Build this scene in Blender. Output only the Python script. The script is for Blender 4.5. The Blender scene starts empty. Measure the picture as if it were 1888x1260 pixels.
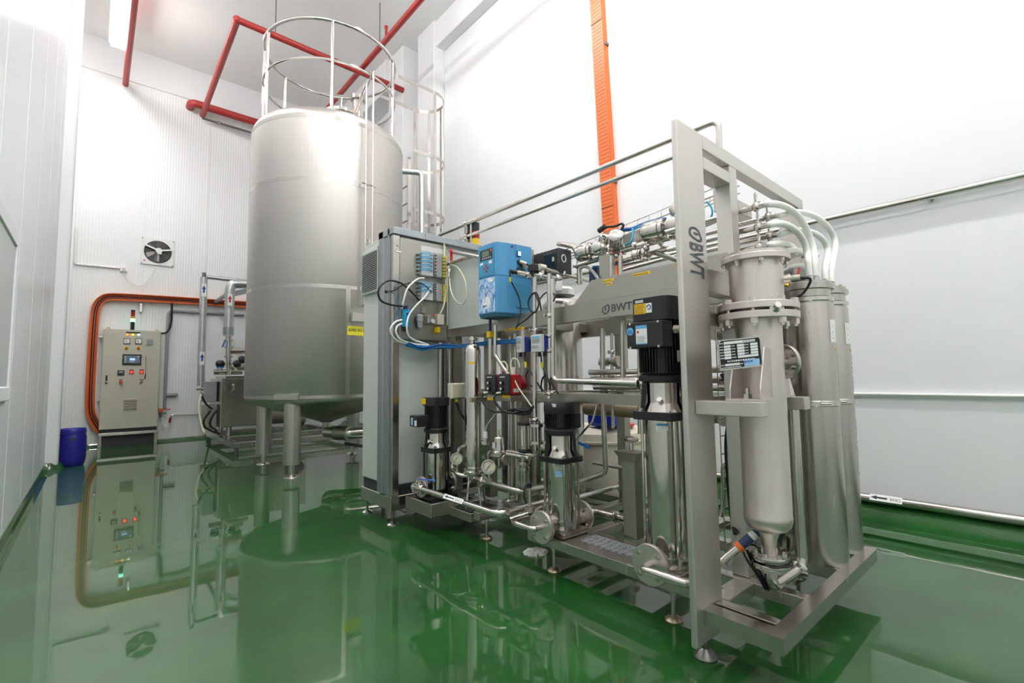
import bpy, bmesh, math, random
from mathutils import Vector, Matrix
random.seed(7)
sc = bpy.context.scene
COL = sc.collection
V = Vector
PI = math.pi

# ---------------------------------------------------------------- camera
FPX, CAMZ = 882.12, 1.25
_y, _p, _r = (math.radians(a) for a in (41.1453, 4.2966, 0.747))
_f = V((math.cos(_p)*math.sin(_y), math.cos(_p)*math.cos(_y), math.sin(_p)))
_ri = V((math.cos(_y), -math.sin(_y), 0)); _dn = _f.cross(_ri)
RIGHT = math.cos(_r)*_ri + math.sin(_r)*_dn
DOWN = -math.sin(_r)*_ri + math.cos(_r)*_dn
CAM = V((0, 0, CAMZ))
cd = bpy.data.cameras.new('camera'); cam = bpy.data.objects.new('camera', cd); COL.objects.link(cam)
cd.sensor_width = 36; cd.lens = FPX/1888*36; cd.clip_start = 0.02; cd.clip_end = 200
mw = Matrix.Identity(4)
for i in range(3):
    mw[i][0], mw[i][1], mw[i][2], mw[i][3] = RIGHT[i], -DOWN[i], -_f[i], CAM[i]
cam.matrix_world = mw
sc.camera = cam

def at(px, py, X=None, Y=None, Z=None, D=None):
    """point of the room seen at photo pixel (px, py) on the plane X=, Y=, Z= or at depth D"""
    v = RIGHT*((px-944)/FPX) + DOWN*((py-630)/FPX) + _f
    if X is not None: t = X/v.x
    elif Y is not None: t = Y/v.y
    elif Z is not None: t = (Z-CAMZ)/v.z
    else: t = D
    return CAM + v*t

# ---------------------------------------------------------------- world, exposure
w = bpy.data.worlds.new('world'); sc.world = w; w.use_nodes = True
w.node_tree.nodes['Background'].inputs[0].default_value = (0.9, 0.95, 1, 1)
w.node_tree.nodes['Background'].inputs[1].default_value = 0.05
sc.view_settings.view_transform = 'Standard'; sc.view_settings.look = 'None'
sc.view_settings.gamma = 1; sc.view_settings.use_curve_mapping = False
EXPOSURE = 0.22
LIGHT_W = 60.0      # emission of the fluorescent diffusers
sc.view_settings.exposure = EXPOSURE
sc.cycles.use_denoising = True
sc.cycles.max_bounces = 10; sc.cycles.diffuse_bounces = 6; sc.cycles.glossy_bounces = 6
sc.cycles.sample_clamp_indirect = 6.0
sc.cycles.caustics_reflective = False; sc.cycles.caustics_refractive = False

# ---------------------------------------------------------------- materials
def lin(c):
    if isinstance(c, str):
        c = [int(c[i:i+2], 16)/255 for i in (0, 2, 4)]
    return tuple((x/12.92 if x <= .04045 else ((x+.055)/1.055)**2.4) for x in c)
M = {}
def mat(name, c, rough=.5, metal=0., var=.06, scale=30, stretch=(1, 1, 1), bump=0., bscale=200, rvar=0., emit=None, es=0., coat=0., spec=.5, trans=0., alpha=1.):
    m = bpy.data.materials.new(name); m.use_nodes = True
    nt = m.node_tree; b = nt.nodes['Principled BSDF']
    col = lin(c)
    tc = nt.nodes.new('ShaderNodeTexCoord'); mp = nt.nodes.new('ShaderNodeMapping')
    mp.inputs['Scale'].default_value = stretch
    nt.links.new(tc.outputs['Object'], mp.inputs['Vector'])
    nz = nt.nodes.new('ShaderNodeTexNoise'); nz.inputs['Scale'].default_value = scale; nz.inputs['Detail'].default_value = 4
    nt.links.new(mp.outputs[0], nz.inputs['Vector'])
    mx = nt.nodes.new('ShaderNodeMix'); mx.data_type = 'RGBA'
    mx.inputs[6].default_value = (*[max(0, x*(1-var)) for x in col], 1)
    mx.inputs[7].default_value = (*[min(1, x*(1+var)) for x in col], 1)
    nt.links.new(nz.outputs['Fac'], mx.inputs[0]); nt.links.new(mx.outputs[2], b.inputs['Base Color'])
    b.inputs['Roughness'].default_value = rough; b.inputs['Metallic'].default_value = metal
    b.inputs['Specular IOR Level'].default_value = spec
    b.inputs['Coat Weight'].default_value = coat; b.inputs['Coat Roughness'].default_value = .08
    if rvar:
        mr = nt.nodes.new('ShaderNodeMapRange'); mr.inputs[3].default_value = rough-rvar; mr.inputs[4].default_value = rough+rvar
        nt.links.new(nz.outputs['Fac'], mr.inputs[0]); nt.links.new(mr.outputs[0], b.inputs['Roughness'])
    if bump:
        n2 = nt.nodes.new('ShaderNodeTexNoise'); n2.inputs['Scale'].default_value = bscale; n2.inputs['Detail'].default_value = 3
        nt.links.new(mp.outputs[0], n2.inputs['Vector'])
        bp = nt.nodes.new('ShaderNodeBump'); bp.inputs['Strength'].default_value = bump; bp.inputs['Distance'].default_value = .01
        nt.links.new(n2.outputs['Fac'], bp.inputs['Height']); nt.links.new(bp.outputs[0], b.inputs['Normal'])
    if emit:
        b.inputs['Emission Color'].default_value = (*lin(emit), 1); b.inputs['Emission Strength'].default_value = es
    if trans: b.inputs['Transmission Weight'].default_value = trans
    if alpha < 1: b.inputs['Alpha'].default_value = alpha
    M[name] = m
    return m
# setting
mat('plaster', 'e9ebeb', .75, var=.02, scale=3, bump=.05, bscale=60)
mat('ceiling_paint', 'f0f1ef', .85, var=.025, scale=1.5)
mat('panel_white', 'eceeed', .32, var=.015, scale=4)
mat('panel_joint', '9fa4a5', .6)
mat('white_plastic', 'eceae4', .35, var=.02)
mat('white_paint', 'e8e9e6', .4, var=.02)
# steels
mat('steel_tank', 'bcb9b4', .40, 1, var=.15, scale=26, stretch=(7, 7, .04), rvar=.10)
mat('steel_seam', 'b5b2ad', .26, 1, var=.10, scale=14)
mat('steel_brushed', 'bcb7b1', .25, 1, var=.08, scale=18, stretch=(1, 1, .12), rvar=.06)
mat('steel_satin', 'cdc9c4', .44, 1, var=.06, scale=14, stretch=(1, 1, .1), rvar=.05)
mat('steel_sheet', 'a8a59c', .38, 1, var=.07, scale=5, rvar=.05)
mat('steel_pipe', 'c6c2bb', .22, 1, var=.05, scale=9, rvar=.05)
mat('steel_polished', 'cdc9c3', .13, 1, var=.04, scale=12, rvar=.03)
mat('steel_cast', 'b3aea6', .3, 1, var=.18, scale=45, bump=.25, bscale=90)
mat('steel_blasted', 'd6cec8', .40, 1, var=.06, scale=8, bump=.06, bscale=500)
mat('steel_dark', '75736f', .4, 1, var=.15, scale=20)
mat('zinc_light', 'd0d3d5', .42, .5, var=.05)
mat('galvanised', '9fa4a6', .46, .85, var=.16, scale=28, rvar=.1)
mat('aluminium_jacket', 'c3c5c6', .36, .9, var=.05, scale=12)
mat('fan_grey', '5a5754', .35, .8, var=.2, scale=6)
mat('weathered_steel', 'a99a82', .4, 1, var=.3, scale=60)
# paints and plastics
mat('cabinet_grey', 'c3c8c2', .45, var=.015, scale=9)
mat('cabinet_beige', 'c6c4b1', .42, var=.015, scale=9)
mat('black_paint', '141416', .33, var=.2, scale=40)
mat('black_plastic', '1b1c1e', .42, var=.15, scale=40)
mat('black_rubber', '0d0d0e', .5, var=.2)
mat('charcoal', '2c2e31', .45, var=.1)
mat('grey_plastic', '9a9c9b', .45, var=.05)
mat('light_grey', 'c9cbca', .45, var=.03)
mat('cream', 'd6d0bb', .45, var=.03)
mat('orange_paint', 'da682a', .42, var=.05, scale=12)
mat('orange_dark', '7d3514', .6)
mat('red_pipe', '9c2a27', .38, var=.06, scale=12)
mat('red_plastic', 'a8161c', .32, var=.05)
mat('red_bright', 'cf2a22', .35, var=.05)
mat('blue_ctrl', '4d94c2', .42, var=.04, scale=8)
mat('blue_ctrl_shade', '3a6f86', .5, var=.04)
mat('blue_ctrl_teal', '3f8fb8', .45, var=.03)
mat('blue_drum', '221f8a', .36, var=.08, scale=10)
mat('blue_can', '1538c8', .35, var=.06, scale=10)
mat('blue_tube', '1f7fb4', .35, var=.1)
mat('blue_tube_dark', '1b57a0', .35, var=.1)
mat('cyan', '1fa3d0', .4, var=.04)
mat('blue_handle', '2d6fc4', .4)
mat('navy', '22345e', .45, var=.1)
mat('deep_blue', '1c2f8c', .4, var=.05)
mat('white_hose', 'f4f3ee', .3, var=.03, scale=20)
mat('clear_tube', 'd9d6b8', .25, var=.05)
mat('yellow', 'f2c513', .5, var=.03)
mat('yellow_dull', 'cdbb55', .5, var=.08)
mat('yellow_tag', 'd9cf27', .5, var=.05)
mat('label_white', 'f0f0ee', .5, var=.02)
mat('label_blue', '9cc4ea', .5, var=.06)
mat('label_lightblue', '62b1e2', .5, var=.05)
mat('ink', '17181a', .5, var=.1)
mat('ink_blue', '1d3f9e', .5, var=.1)
mat('ink_red', 'b3202a', .5)
mat('ink_purple', '7d76ad', .5, var=.1)
mat('logo_grey', '4a4f52', .45, var=.06)
mat('brass', 'b58a4a', .35, 1, var=.1)
mat('tote', 'e8e1cc', .5, var=.04, scale=6)
mat('lens_green', '6ff0c4', .3, emit='9dffd9', es=2.2)
mat('lens_red', '8d1414', .3, var=.05)
mat('lens_amber', 'e2941a', .3, var=.05)
mat('lens_yellow', 'e8c61c', .3)
mat('lamp_orange', 'ff8a3c', .3, emit='ff8440', es=1.3)
mat('lamp_yellow', 'ffd21e', .3, emit='ffcf20', es=1.2)
mat('lamp_white', 'e6f6ff', .3, emit='d8f0ff', es=1.2)
mat('lamp_red', 'ff3b28', .3, emit='ff2a18', es=2.0)
mat('lcd', '6f7d6a', .3, var=.1)
mat('glass_dark', '1e2226', .12)
mat('screen', '47525f', .2, emit='5d6a7b', es=.35, var=.3, scale=30)
mat('screen_blue', '9fc0f0', .2, emit='8fb7ff', es=.9)
mat('diffuser', 'ffffff', .4, emit='ffffff', es=LIGHT_W)
mat('glass_window', 'dfe6ea', .05, trans=.85)
mat('scrap', 'cfd0c8', .6, var=.15, scale=40, bump=.4, bscale=60)

def floor_material():
    m = bpy.data.materials.new('green_epoxy'); m.use_nodes = True; nt = m.node_tree; b = nt.nodes['Principled BSDF']
    tc = nt.nodes.new('ShaderNodeTexCoord')
    n = nt.nodes.new('ShaderNodeTexNoise'); n.inputs['Scale'].default_value = 2.2; n.inputs['Detail'].default_value = 6; n.inputs['Roughness'].default_value = .6
    nt.links.new(tc.outputs['Object'], n.inputs['Vector'])
    r = nt.nodes.new('ShaderNodeValToRGB')
    r.color_ramp.elements[0].position = .3; r.color_ramp.elements[0].color = (*lin('083d0a'), 1)
    r.color_ramp.elements[1].position = .72; r.color_ramp.elements[1].color = (*lin('105213'), 1)
    nt.links.new(n.outputs['Fac'], r.inputs[0]); nt.links.new(r.outputs[0], b.inputs['Base Color'])
    b.inputs['Roughness'].default_value = .5; b.inputs['Specular IOR Level'].default_value = .3
    b.inputs['Coat Weight'].default_value = 1; b.inputs['Coat IOR'].default_value = 1.62
    n2 = nt.nodes.new('ShaderNodeTexNoise'); n2.inputs['Scale'].default_value = 1.3; n2.inputs['Detail'].default_value = 5
    nt.links.new(tc.outputs['Object'], n2.inputs['Vector'])
    mr = nt.nodes.new('ShaderNodeMapRange'); mr.inputs[3].default_value = .0; mr.inputs[4].default_value = .045
    nt.links.new(n2.outputs['Fac'], mr.inputs[0]); nt.links.new(mr.outputs[0], b.inputs['Coat Roughness'])
    n3 = nt.nodes.new('ShaderNodeTexNoise'); n3.inputs['Scale'].default_value = 3.5; n3.inputs['Detail'].default_value = 2
    nt.links.new(tc.outputs['Object'], n3.inputs['Vector'])
    bp = nt.nodes.new('ShaderNodeBump'); bp.inputs['Strength'].default_value = .03; bp.inputs['Distance'].default_value = .01
    nt.links.new(n3.outputs['Fac'], bp.inputs['Height']); nt.links.new(bp.outputs[0], b.inputs['Coat Normal'])
    M['green_epoxy'] = m
floor_material()

def ribbed(name, c, axis, period=.05):
    """white sandwich panel: fine vertical profiling as relief"""
    m = mat(name, c, .3, var=.012, scale=3); nt = m.node_tree; b = nt.nodes['Principled BSDF']
    tc = nt.nodes.new('ShaderNodeTexCoord')
    wv = nt.nodes.new('ShaderNodeTexWave'); wv.wave_type = 'BANDS'; wv.bands_direction = axis; wv.wave_profile = 'SIN'
    wv.inputs['Scale'].default_value = .3142/period*1.0
    nt.links.new(tc.outputs['Object'], wv.inputs['Vector'])
    bp = nt.nodes.new('ShaderNodeBump'); bp.inputs['Strength'].default_value = .7; bp.inputs['Distance'].default_value = .004
    nt.links.new(wv.outputs['Fac'], bp.inputs['Height']); nt.links.new(bp.outputs[0], b.inputs['Normal'])
ribbed('panel_ribbed_y', 'eaedee', 'Y', .05)
ribbed('panel_ribbed_x', 'eef0ef', 'X', .05)

# ---------------------------------------------------------------- mesh helpers
def frame(d):
    d = V(d).normalized()
    a = V((0, 0, 1)) if abs(d.z) < .9 else V((1, 0, 0))
    u = d.cross(a).normalized(); return u, d.cross(u).normalized(), d
class MB:
    def __init__(s): s.v = []; s.f = []; s.wn = False
    def add(s, vs, fs):
        o = len(s.v); s.v += [V(p) for p in vs]; s.f += [tuple(i+o for i in f) for f in fs]; return s
    def obox(s, c, ax, ay, az):
        c = V(c); ax, ay, az = V(ax), V(ay), V(az)
        if ax.cross(ay).dot(az) < 0: az = -az
        vs = [c+ax*i+ay*j+az*k for k in (-1, 1) for j in (-1, 1) for i in (-1, 1)]
        return s.add(vs, [(0, 2, 3, 1), (4, 5, 7, 6), (0, 1, 5, 4), (2, 6, 7, 3), (0, 4, 6, 2), (1, 3, 7, 5)])
    def box(s, x0, x1, y0, y1, z0, z1):
        return s.obox(((x0+x1)/2, (y0+y1)/2, (z0+z1)/2), ((x1-x0)/2, 0, 0), (0, (y1-y0)/2, 0), (0, 0, (z1-z0)/2))
    def bevbox(s, x0, x1, y0, y1, z0, z1, r=.01, seg=2, axis=None):
        bm = bmesh.new(); bmesh.ops.create_cube(bm, size=1)
        for v in bm.verts: v.co = V(((x0+x1)/2+v.co.x*(x1-x0), (y0+y1)/2+v.co.y*(y1-y0), (z0+z1)/2+v.co.z*(z1-z0)))
        ed = bm.edges[:]
        if axis is not None: ed = [e for e in ed if abs((e.verts[0].co-e.verts[1].co).normalized()[axis]) > .9]
        bmesh.ops.bevel(bm, geom=ed, offset=r, segments=seg, affect='EDGES', profile=.5)
        bm.verts.index_update(); s.wn = s.wn or seg > 1
        s.add([v.co.copy() for v in bm.verts], [[v.index for v in f.verts] for f in bm.faces]); bm.free(); return s
    def cyl(s, p0, p1, r0, r1=None, n=20, caps=True):
        p0, p1 = V(p0), V(p1); r1 = r0 if r1 is None else r1
        u, w, d = frame(p1-p0)
        vs = [p+(u*math.cos(2*PI*i/n)+w*math.sin(2*PI*i/n))*r for p, r in ((p0, r0), (p1, r1)) for i in range(n)]
        fs = [(i, (i+1) % n, n+(i+1) % n, n+i) for i in range(n)]
        if caps: fs += [tuple(range(n-1, -1, -1)), tuple(range(n, 2*n))]
        return s.add(vs, fs)
    def lathe(s, prof, o=(0, 0, 0), axis=(0, 0, 1), n=36):
        o = V(o); u, w, d = frame(axis); rings = []; vs = []; fs = []
        for r, h in prof:
            if r < 1e-6: rings.append([len(vs)]); vs.append(o+d*h)
            else:
                rings.append(list(range(len(vs), len(vs)+n)))
                vs += [o+d*h+(u*math.cos(2*PI*i/n)+w*math.sin(2*PI*i/n))*r for i in range(n)]
        for a, b in zip(rings, rings[1:]):
            for i in range(n):
                j = (i+1) % n
                if len(a) == 1 and len(b) == 1: continue
                if len(a) == 1: fs.append((a[0], b[j], b[i]))
                elif len(b) == 1: fs.append((a[i], a[j], b[0]))
                else: fs.append((a[i], a[j], b[j], b[i]))
        if len(rings[0]) > 1: fs.append(tuple(reversed(rings[0])))
        if len(rings[-1]) > 1: fs.append(tuple(rings[-1]))
        return s.add(vs, fs)
    def tube(s, pts, r, n=10, fil=0., closed=False, rect=None, up=None):
        pts = [V(p) for p in pts]
        if fil: pts = fillet(pts, fil)
        k = len(pts); tang = []
        for i in range(k):
            a = pts[i-1] if (i or closed) else pts[i]; b = pts[(i+1) % k] if (i < k-1 or closed) else pts[i]
            t = (b-a); tang.append(t.normalized() if t.length > 1e-9 else V((0, 0, 1)))
        if up is not None: u = V(up)-tang[0]*V(up).dot(tang[0]); u.normalize()
        else: u = frame(tang[0])[0]
        vs = []
        sec = [(math.cos(2*PI*i/n)*r, math.sin(2*PI*i/n)*r) for i in range(n)] if rect is None else [(-rect[0], -rect[1]), (rect[0], -rect[1]), (rect[0], rect[1]), (-rect[0], rect[1])]
        m = len(sec)
        for i in range(k):
            t = tang[i]
            if up is not None:
                uu = V(up)-t*V(up).dot(t); u = uu.normalized() if uu.length > 1e-6 else u
            else:
                u = u-t*u.dot(t); u.normalize()
            w = t.cross(u)
            vs += [pts[i]+u*a+w*b for a, b in sec]
        fs = []
        for i in range(k if closed else k-1):
            j = (i+1) % k
            fs += [(i*m+a, i*m+(a+1) % m, j*m+(a+1) % m, j*m+a) for a in range(m)]
        if not closed: fs += [tuple(range(m-1, -1, -1)), tuple((k-1)*m+a for a in range(m))]
        return s.add(vs, fs)
    def prism(s, poly, ext):
        poly = [V(p) for p in poly]; ext = V(ext); n = len(poly)
        nrm = V((0, 0, 0))
        for i in range(n): nrm += poly[i].cross(poly[(i+1) % n])
        if nrm.dot(ext) > 0: poly.reverse()
        return s.add(poly+[p+ext for p in poly], [tuple(range(n)), tuple(range(2*n-1, n-1, -1))]+[(i, n+i, n+(i+1) % n, (i+1) % n) for i in range(n)])
    def ball(s, c, r, n=12, sq=(1, 1, 1)):
        k = n//2; prof = [(r*math.sin(PI*i/k), -r*math.cos(PI*i/k)) for i in range(k+1)]
        q = MB().lathe(prof, (0, 0, 0), (0, 0, 1), n)
        return s.add([V(c)+V((p.x*sq[0], p.y*sq[1], p.z*sq[2])) for p in q.v], q.f)
    def build(s, name, m, parent=None, smooth=True):
        me = bpy.data.meshes.new(name)
        o0 = ORG.get(parent.name, V((0, 0, 0))) if parent else V((0, 0, 0))
        me.from_pydata([p-o0 for p in s.v], [], s.f); me.update()
        me.materials.append(M[m] if isinstance(m, str) else m)
        if smooth and len(s.f):
            me.polygons.foreach_set('use_smooth', [True]*len(me.polygons)); me.set_sharp_from_angle(angle=math.radians(35))
        o = bpy.data.objects.new(name, me); COL.objects.link(o)
        if s.wn and smooth:
            md = o.modifiers.new('weighted_normal', 'WEIGHTED_NORMAL'); md.keep_sharp = True; md.weight = 100
        if parent: o.parent = parent; ORG[o.name] = o0
        return o
ORG = {}
def fillet(pts, r, seg=5):
    out = [pts[0]]
    for i in range(1, len(pts)-1):
        a, b, c = pts[i-1], pts[i], pts[i+1]
        d1, d2 = a-b, c-b; l1, l2 = d1.length, d2.length
        if l1 < 1e-6 or l2 < 1e-6: continue
        d1.normalize(); d2.normalize(); ang = d1.angle(d2)
        if ang > PI-.02: out.append(b); continue
        t = min(r/math.tan(ang/2), l1*.49, l2*.49)
        for k in range(seg+1):
            q = k/seg; p1 = b+d1*t*(1-q); p2 = b+d2*t*q
            out.append(p1*(1-q)+p2*q)
    out.append(pts[-1]); return out
def spline(pts, n=8):
    pts = [V(p) for p in pts]; P = [pts[0]*2-pts[1]]+pts+[pts[-1]*2-pts[-2]]; out = []
    for i in range(1, len(P)-2):
        a, b, c, d = P[i-1:i+3]
        for k in range(n):
            t = k/n
            out.append(.5*((2*b)+(c-a)*t+(2*a-5*b+4*c-d)*t*t+(3*b-a-3*c+d)*t**3))
    out.append(pts[-1]); return out
def thing(name, label, cat, loc=(0, 0, 0), group=None):
    o = bpy.data.objects.new(name, None); o.empty_display_size = .05; COL.objects.link(o); o.location = V(loc)
    ORG[o.name] = V(loc); return tag(o, label, cat, group)
def tag(o, label, cat, group=None):
    o['label'] = label; o['category'] = cat
    if group: o['group'] = group
    return o
def struct(o):
    o['kind'] = 'structure'; return o
def text(s, body, o, right, up, width, height, m, parent, name='lettering', ext=.001, bold=0.):
    """flat lettering fitted into a width x height box whose lower left corner is o"""
    cu = bpy.data.curves.new('t', 'FONT'); cu.body = body; cu.extrude = 0; cu.offset = bold
    ob = bpy.data.objects.new('t', cu); COL.objects.link(ob)
    bpy.context.view_layer.update()
    me = ob.to_mesh(); vs = [v.co.copy() for v in me.vertices]; fs = [tuple(p.vertices) for p in me.polygons]; ob.to_mesh_clear()
    bpy.data.objects.remove(ob); bpy.data.curves.remove(cu)
    if not vs: return None
    x0, x1 = min(v.x for v in vs), max(v.x for v in vs); y0, y1 = min(v.y for v in vs), max(v.y for v in vs)
    right, up = V(right).normalized(), V(up).normalized(); nr = right.cross(up)
    pts = [V(o)+right*((v.x-x0)/(x1-x0)*width)+up*((v.y-y0)/max(1e-6, y1-y0)*height)+nr*ext for v in vs]
    return MB().add(pts, fs).build(name, m, parent, smooth=False)
def sticker(o, right, up, wd, ht, m, parent, name='sticker', t=.0012):
    right, up = V(right).normalized(), V(up).normalized(); nr = right.cross(up)
    c = V(o)+right*wd/2+up*ht/2+nr*t/2
    return MB().obox(c, right*wd/2, up*ht/2, nr*t/2).build(name, m, parent, smooth=False)
def scribble(o, right, up, wd, ht, m, parent, rows=1, fill=.85, name='print'):
    """illegible small print: short dashes in rows"""
    right, up = V(right).normalized(), V(up).normalized(); nr = right.cross(up); mb = MB(); o = V(o)
    rh = ht/rows
    for r in range(rows):
        x = 0
        while x < wd*fill:
            l = random.uniform(.25, .8)*rh*.9; l = min(l, wd-x)
            c = o+right*(x+l/2)+up*(r*rh+rh*.5)+nr*.0018
            mb.obox(c, right*l/2, up*rh*.27, nr*.0003); x += l+rh*.28
    return mb.build(name, m, parent, smooth=False)
def run(name, label, pts, r, m='steel_pipe', fil=.06, cat='pipe', clamps=(), n=14, group=None, extra=None):
    """pipe run; clamps = indices (float along polyline) at which a tri-clamp sits"""
    pts = [V(p) for p in pts]
    t = thing(name, label, cat, pts[0], group)
    MB().tube(pts, r, n, fil).build('tube', m, t)
    for c in clamps:
        i = min(int(c), len(pts)-2); q = c-i; p = pts[i].lerp(pts[i+1], q); d = (pts[i+1]-pts[i]).normalized()
        clamp(t, p, d, r)
    return t
def clamp(parent, p, d, r, wing=None):
    p, d = V(p), V(d).normalized(); u, w, _ = frame(d)
    mb = MB().lathe([(r*1.02, -.017), (r*1.5, -.011), (r*1.75, -.006), (r*1.75, .006), (r*1.5, .011), (r*1.02, .017)], p, d, 18)
    c = mb.build('clamp', 'steel_polished', parent)
    side = V(wing).normalized() if wing is not None else (u if abs(u.z) > .5 else w)
    q = p+side*r*1.9; tan = d.cross(side)
    MB().cyl(q-tan*r*.5, q+tan*r*1.3, .005, n=8).cyl(q+tan*r*1.2-d*.014, q+tan*r*1.2+d*.014, .006, n=8).build('wing_nut', 'steel_polished', c)
    return c
def flange(parent, p, d, R, t=.02, nb=8, m='steel_brushed', bolt=.008, rim=.8, name='flange', bl=.016):
    p, d = V(p), V(d).normalized(); u, w, _ = frame(d)
    fl = MB().lathe([(0, 0), (R*.985, 0), (R, t*.1), (R, t*.9), (R*.985, t), (0, t)], p, d, 36).build(name, m, parent)
    for i in range(nb):
        a = 2*PI*(i+.5)/nb; c = p+(u*math.cos(a)+w*math.sin(a))*R*rim
        MB().cyl(c-d*bl, c+d*(t+bl), bolt*.55, n=8).cyl(c+d*t, c+d*(t+bl*.8), bolt, n=6).cyl(c-d*bl*.8, c, bolt, n=6).build('bolt', 'steel_pipe', fl)
    return fl
def cable(name, label, pts, r, m='black_rubber', cat='cable', group=None, n=8):
    pts = [V(p) for p in pts]
    o = MB().tube(spline(pts, 8), r, n).build(name, m)
    return tag(o, label, cat, group)
def gauge(label, c, face, r=.045, stem_to=None):
    c, face = V(c), V(face).normalized(); u, w, _ = frame(face)
    t = thing('pressure_gauge', label, 'gauge', c)
    MB().lathe([(0, -.035), (r*.9, -.035), (r, -.028), (r, .002), (r*1.06, .004), (r*1.06, .01), (r*.93, .01), (r*.93, .004)], c, face, 28).build('case', 'steel_polished', t)
    MB().cyl(c+face*.002, c+face*.005, r*.93, n=28).build('dial', 'cream', t)
    nd = (u*.4+w*.6).normalized()
    MB().obox(c+face*.0065+nd*r*.2, nd*r*.55, nd.cross(face)*.002, face*.0006).build('needle', 'ink', t)
    mb = MB()
    for i in range(22):
        a = -PI*.75+i*PI*1.5/21; dr = u*math.cos(a)+w*math.sin(a)
        mb.obox(c+face*.0058+dr*r*.76, dr*r*.09, dr.cross(face)*.0012, face*.0003)
    mb.build('scale_marks', 'ink', t)
    if stem_to is not None:
        b = V(stem_to); q = c-face*.016-V((0, 0, r))
        MB().cyl(V((q.x, q.y, b.z)), q+V((0, 0, .01)), .011, n=12).cyl(V((q.x, q.y, b.z)), V((q.x, q.y, b.z+.03)), .026, n=14).build('stem', 'steel_cast', t)
    return t
# ================================================================ THE SETTING
XL, XR, YB, YF, ZC = -.485, 5.05, 12.55, -4.6, 8.33
struct(MB().box(-1.2, 5.3, YF-.2, YB+.3, -.2, 0).build('floor', 'green_epoxy'))
struct(MB().box(-1.2, 5.3, YF-.2, YB+.3, ZC, ZC+.2).build('ceiling', 'ceiling_paint'))
wl = struct(MB().box(XL-.25, XL-.085, YF, 9.72, 0, ZC).build('wall_left', 'panel_joint'))
y = 4.183-1.217*7
while y < 9.6:
    y1 = min(y+1.217, 9.72)
    MB().bevbox(XL-.085, XL, y+.006, y1-.006, .0, ZC, .008, 1).build('panel', 'panel_ribbed_y', wl)
    y += 1.217
# pilaster that ends the panelled wall, then the recess behind it
col = struct(MB().bevbox(-1.1, -.342, 9.72, 9.93, 0, ZC, .05, 4, axis=2).build('trim_1', 'plaster'))
MB().lathe([(.0, 0), (.2, 0), (.19, .03), (.165, .07), (.15, .1), (0, .1)], (-.47, 9.86, 0), n=24).build('cove_foot', 'green_epoxy', col)
struct(MB().box(-1.2, -1.05, 9.9, YB, 0, ZC).build('wall_recess', 'plaster'))
wb = struct(MB().box(-1.2, XR, YB+.04, YB+.2, 0, ZC).build('wall_back', 'panel_joint'))
for x0, x1 in ((-1.2, -.40), (-.40, .70), (.70, 1.80), (1.80, 2.95), (2.95, 4.05), (4.05, XR)):
    MB().bevbox(x0+.0005, x1-.0005, YB, YB+.04, 0, 7.62, .002, 1).build('panel', 'panel_ribbed_x', wb)
MB().box(-1.2, XR, YB-.02, YB+.04, 7.62, ZC).build('plaster_band', 'plaster', wb)
MB().box(-1.2, XR, YB-.035, YB, 7.60, 7.65).build('capping', 'white_paint', wb)
MB().box(1.78, 1.82, YB-.006, YB, 0, 7.6).build('joint_strip', 'white_paint', wb)
struct(MB().box(XR, XR+.2, YF, YB+.2, 0, ZC).build('wall_right', 'plaster'))
struct(MB().box(-1.2, 5.3, YF-.2, YF, 0, ZC).build('wall_front', 'plaster'))
cr = struct(MB().bevbox(4.80, XR, 7.72, 8.35, 0, ZC, .012, 1, axis=2).build('trim_2', 'plaster'))
struct(MB().bevbox(4.68, XR, 8.75, 9.4, 0, ZC, .012, 1, axis=2).build('trim_3', 'plaster'))
struct(MB().bevbox(4.84, XR, YF, 7.72, 7.80, ZC, .012, 1, axis=1).build('trim_4', 'plaster'))
struct(MB().bevbox(4.60, XR, 9.4, YB, 7.60, ZC, .012, 1, axis=1).build('trim_5', 'plaster'))
# green coved kerb along the right wall, small coves elsewhere
prof = [(4.52, 0), (4.52, .02), (4.535, .028), (4.74, .032), (4.85, .045), (4.93, .08), (4.99, .13), (5.02, .17), (XR, .17), (XR, 0)]
kr = struct(MB().prism([(x, YF, z) for x, z in prof], (0, YB-YF, 0)).build('baseboard_right', 'green_epoxy'))
cv = [(0, 0), (.07, 0), (.05, .012), (.025, .035), (.012, .07), (.008, .09), (0, .09)]
struct(MB().prism([(XL+x, YF, z) for x, z in cv], (0, 9.72-YF, 0)).build('baseboard_left', 'green_epoxy'))
struct(MB().prism([(-1.05, YB-x*1.2, z*.6) for x, z in cv], (4.9-.05+1.0, 0, 0)).build('baseboard_back', 'green_epoxy'))
# window in the panelled wall at the very edge of the picture
wn = thing('window_1', 'white framed window in the ribbed panel wall', 'window', (XL, 4.4, 1.2)); struct(wn)
for a in ((3.62, 3.72, 1.13, 2.36), (5.02, 5.12, 1.13, 2.36)):
    MB().bevbox(XL, XL+.025, a[0], a[1], a[2], a[3], .006, 1).build('window_frame', 'plaster', wn)
for a in ((3.72, 5.02, 1.13, 1.23), (3.72, 5.02, 2.26, 2.36)):
    MB().bevbox(XL, XL+.025, a[0], a[1], a[2], a[3], .006, 1).build('window_frame', 'plaster', wn)
MB().box(XL+.004, XL+.014, 3.72, 5.02, 1.23, 2.26).build('pane', 'light_grey', wn)

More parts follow.
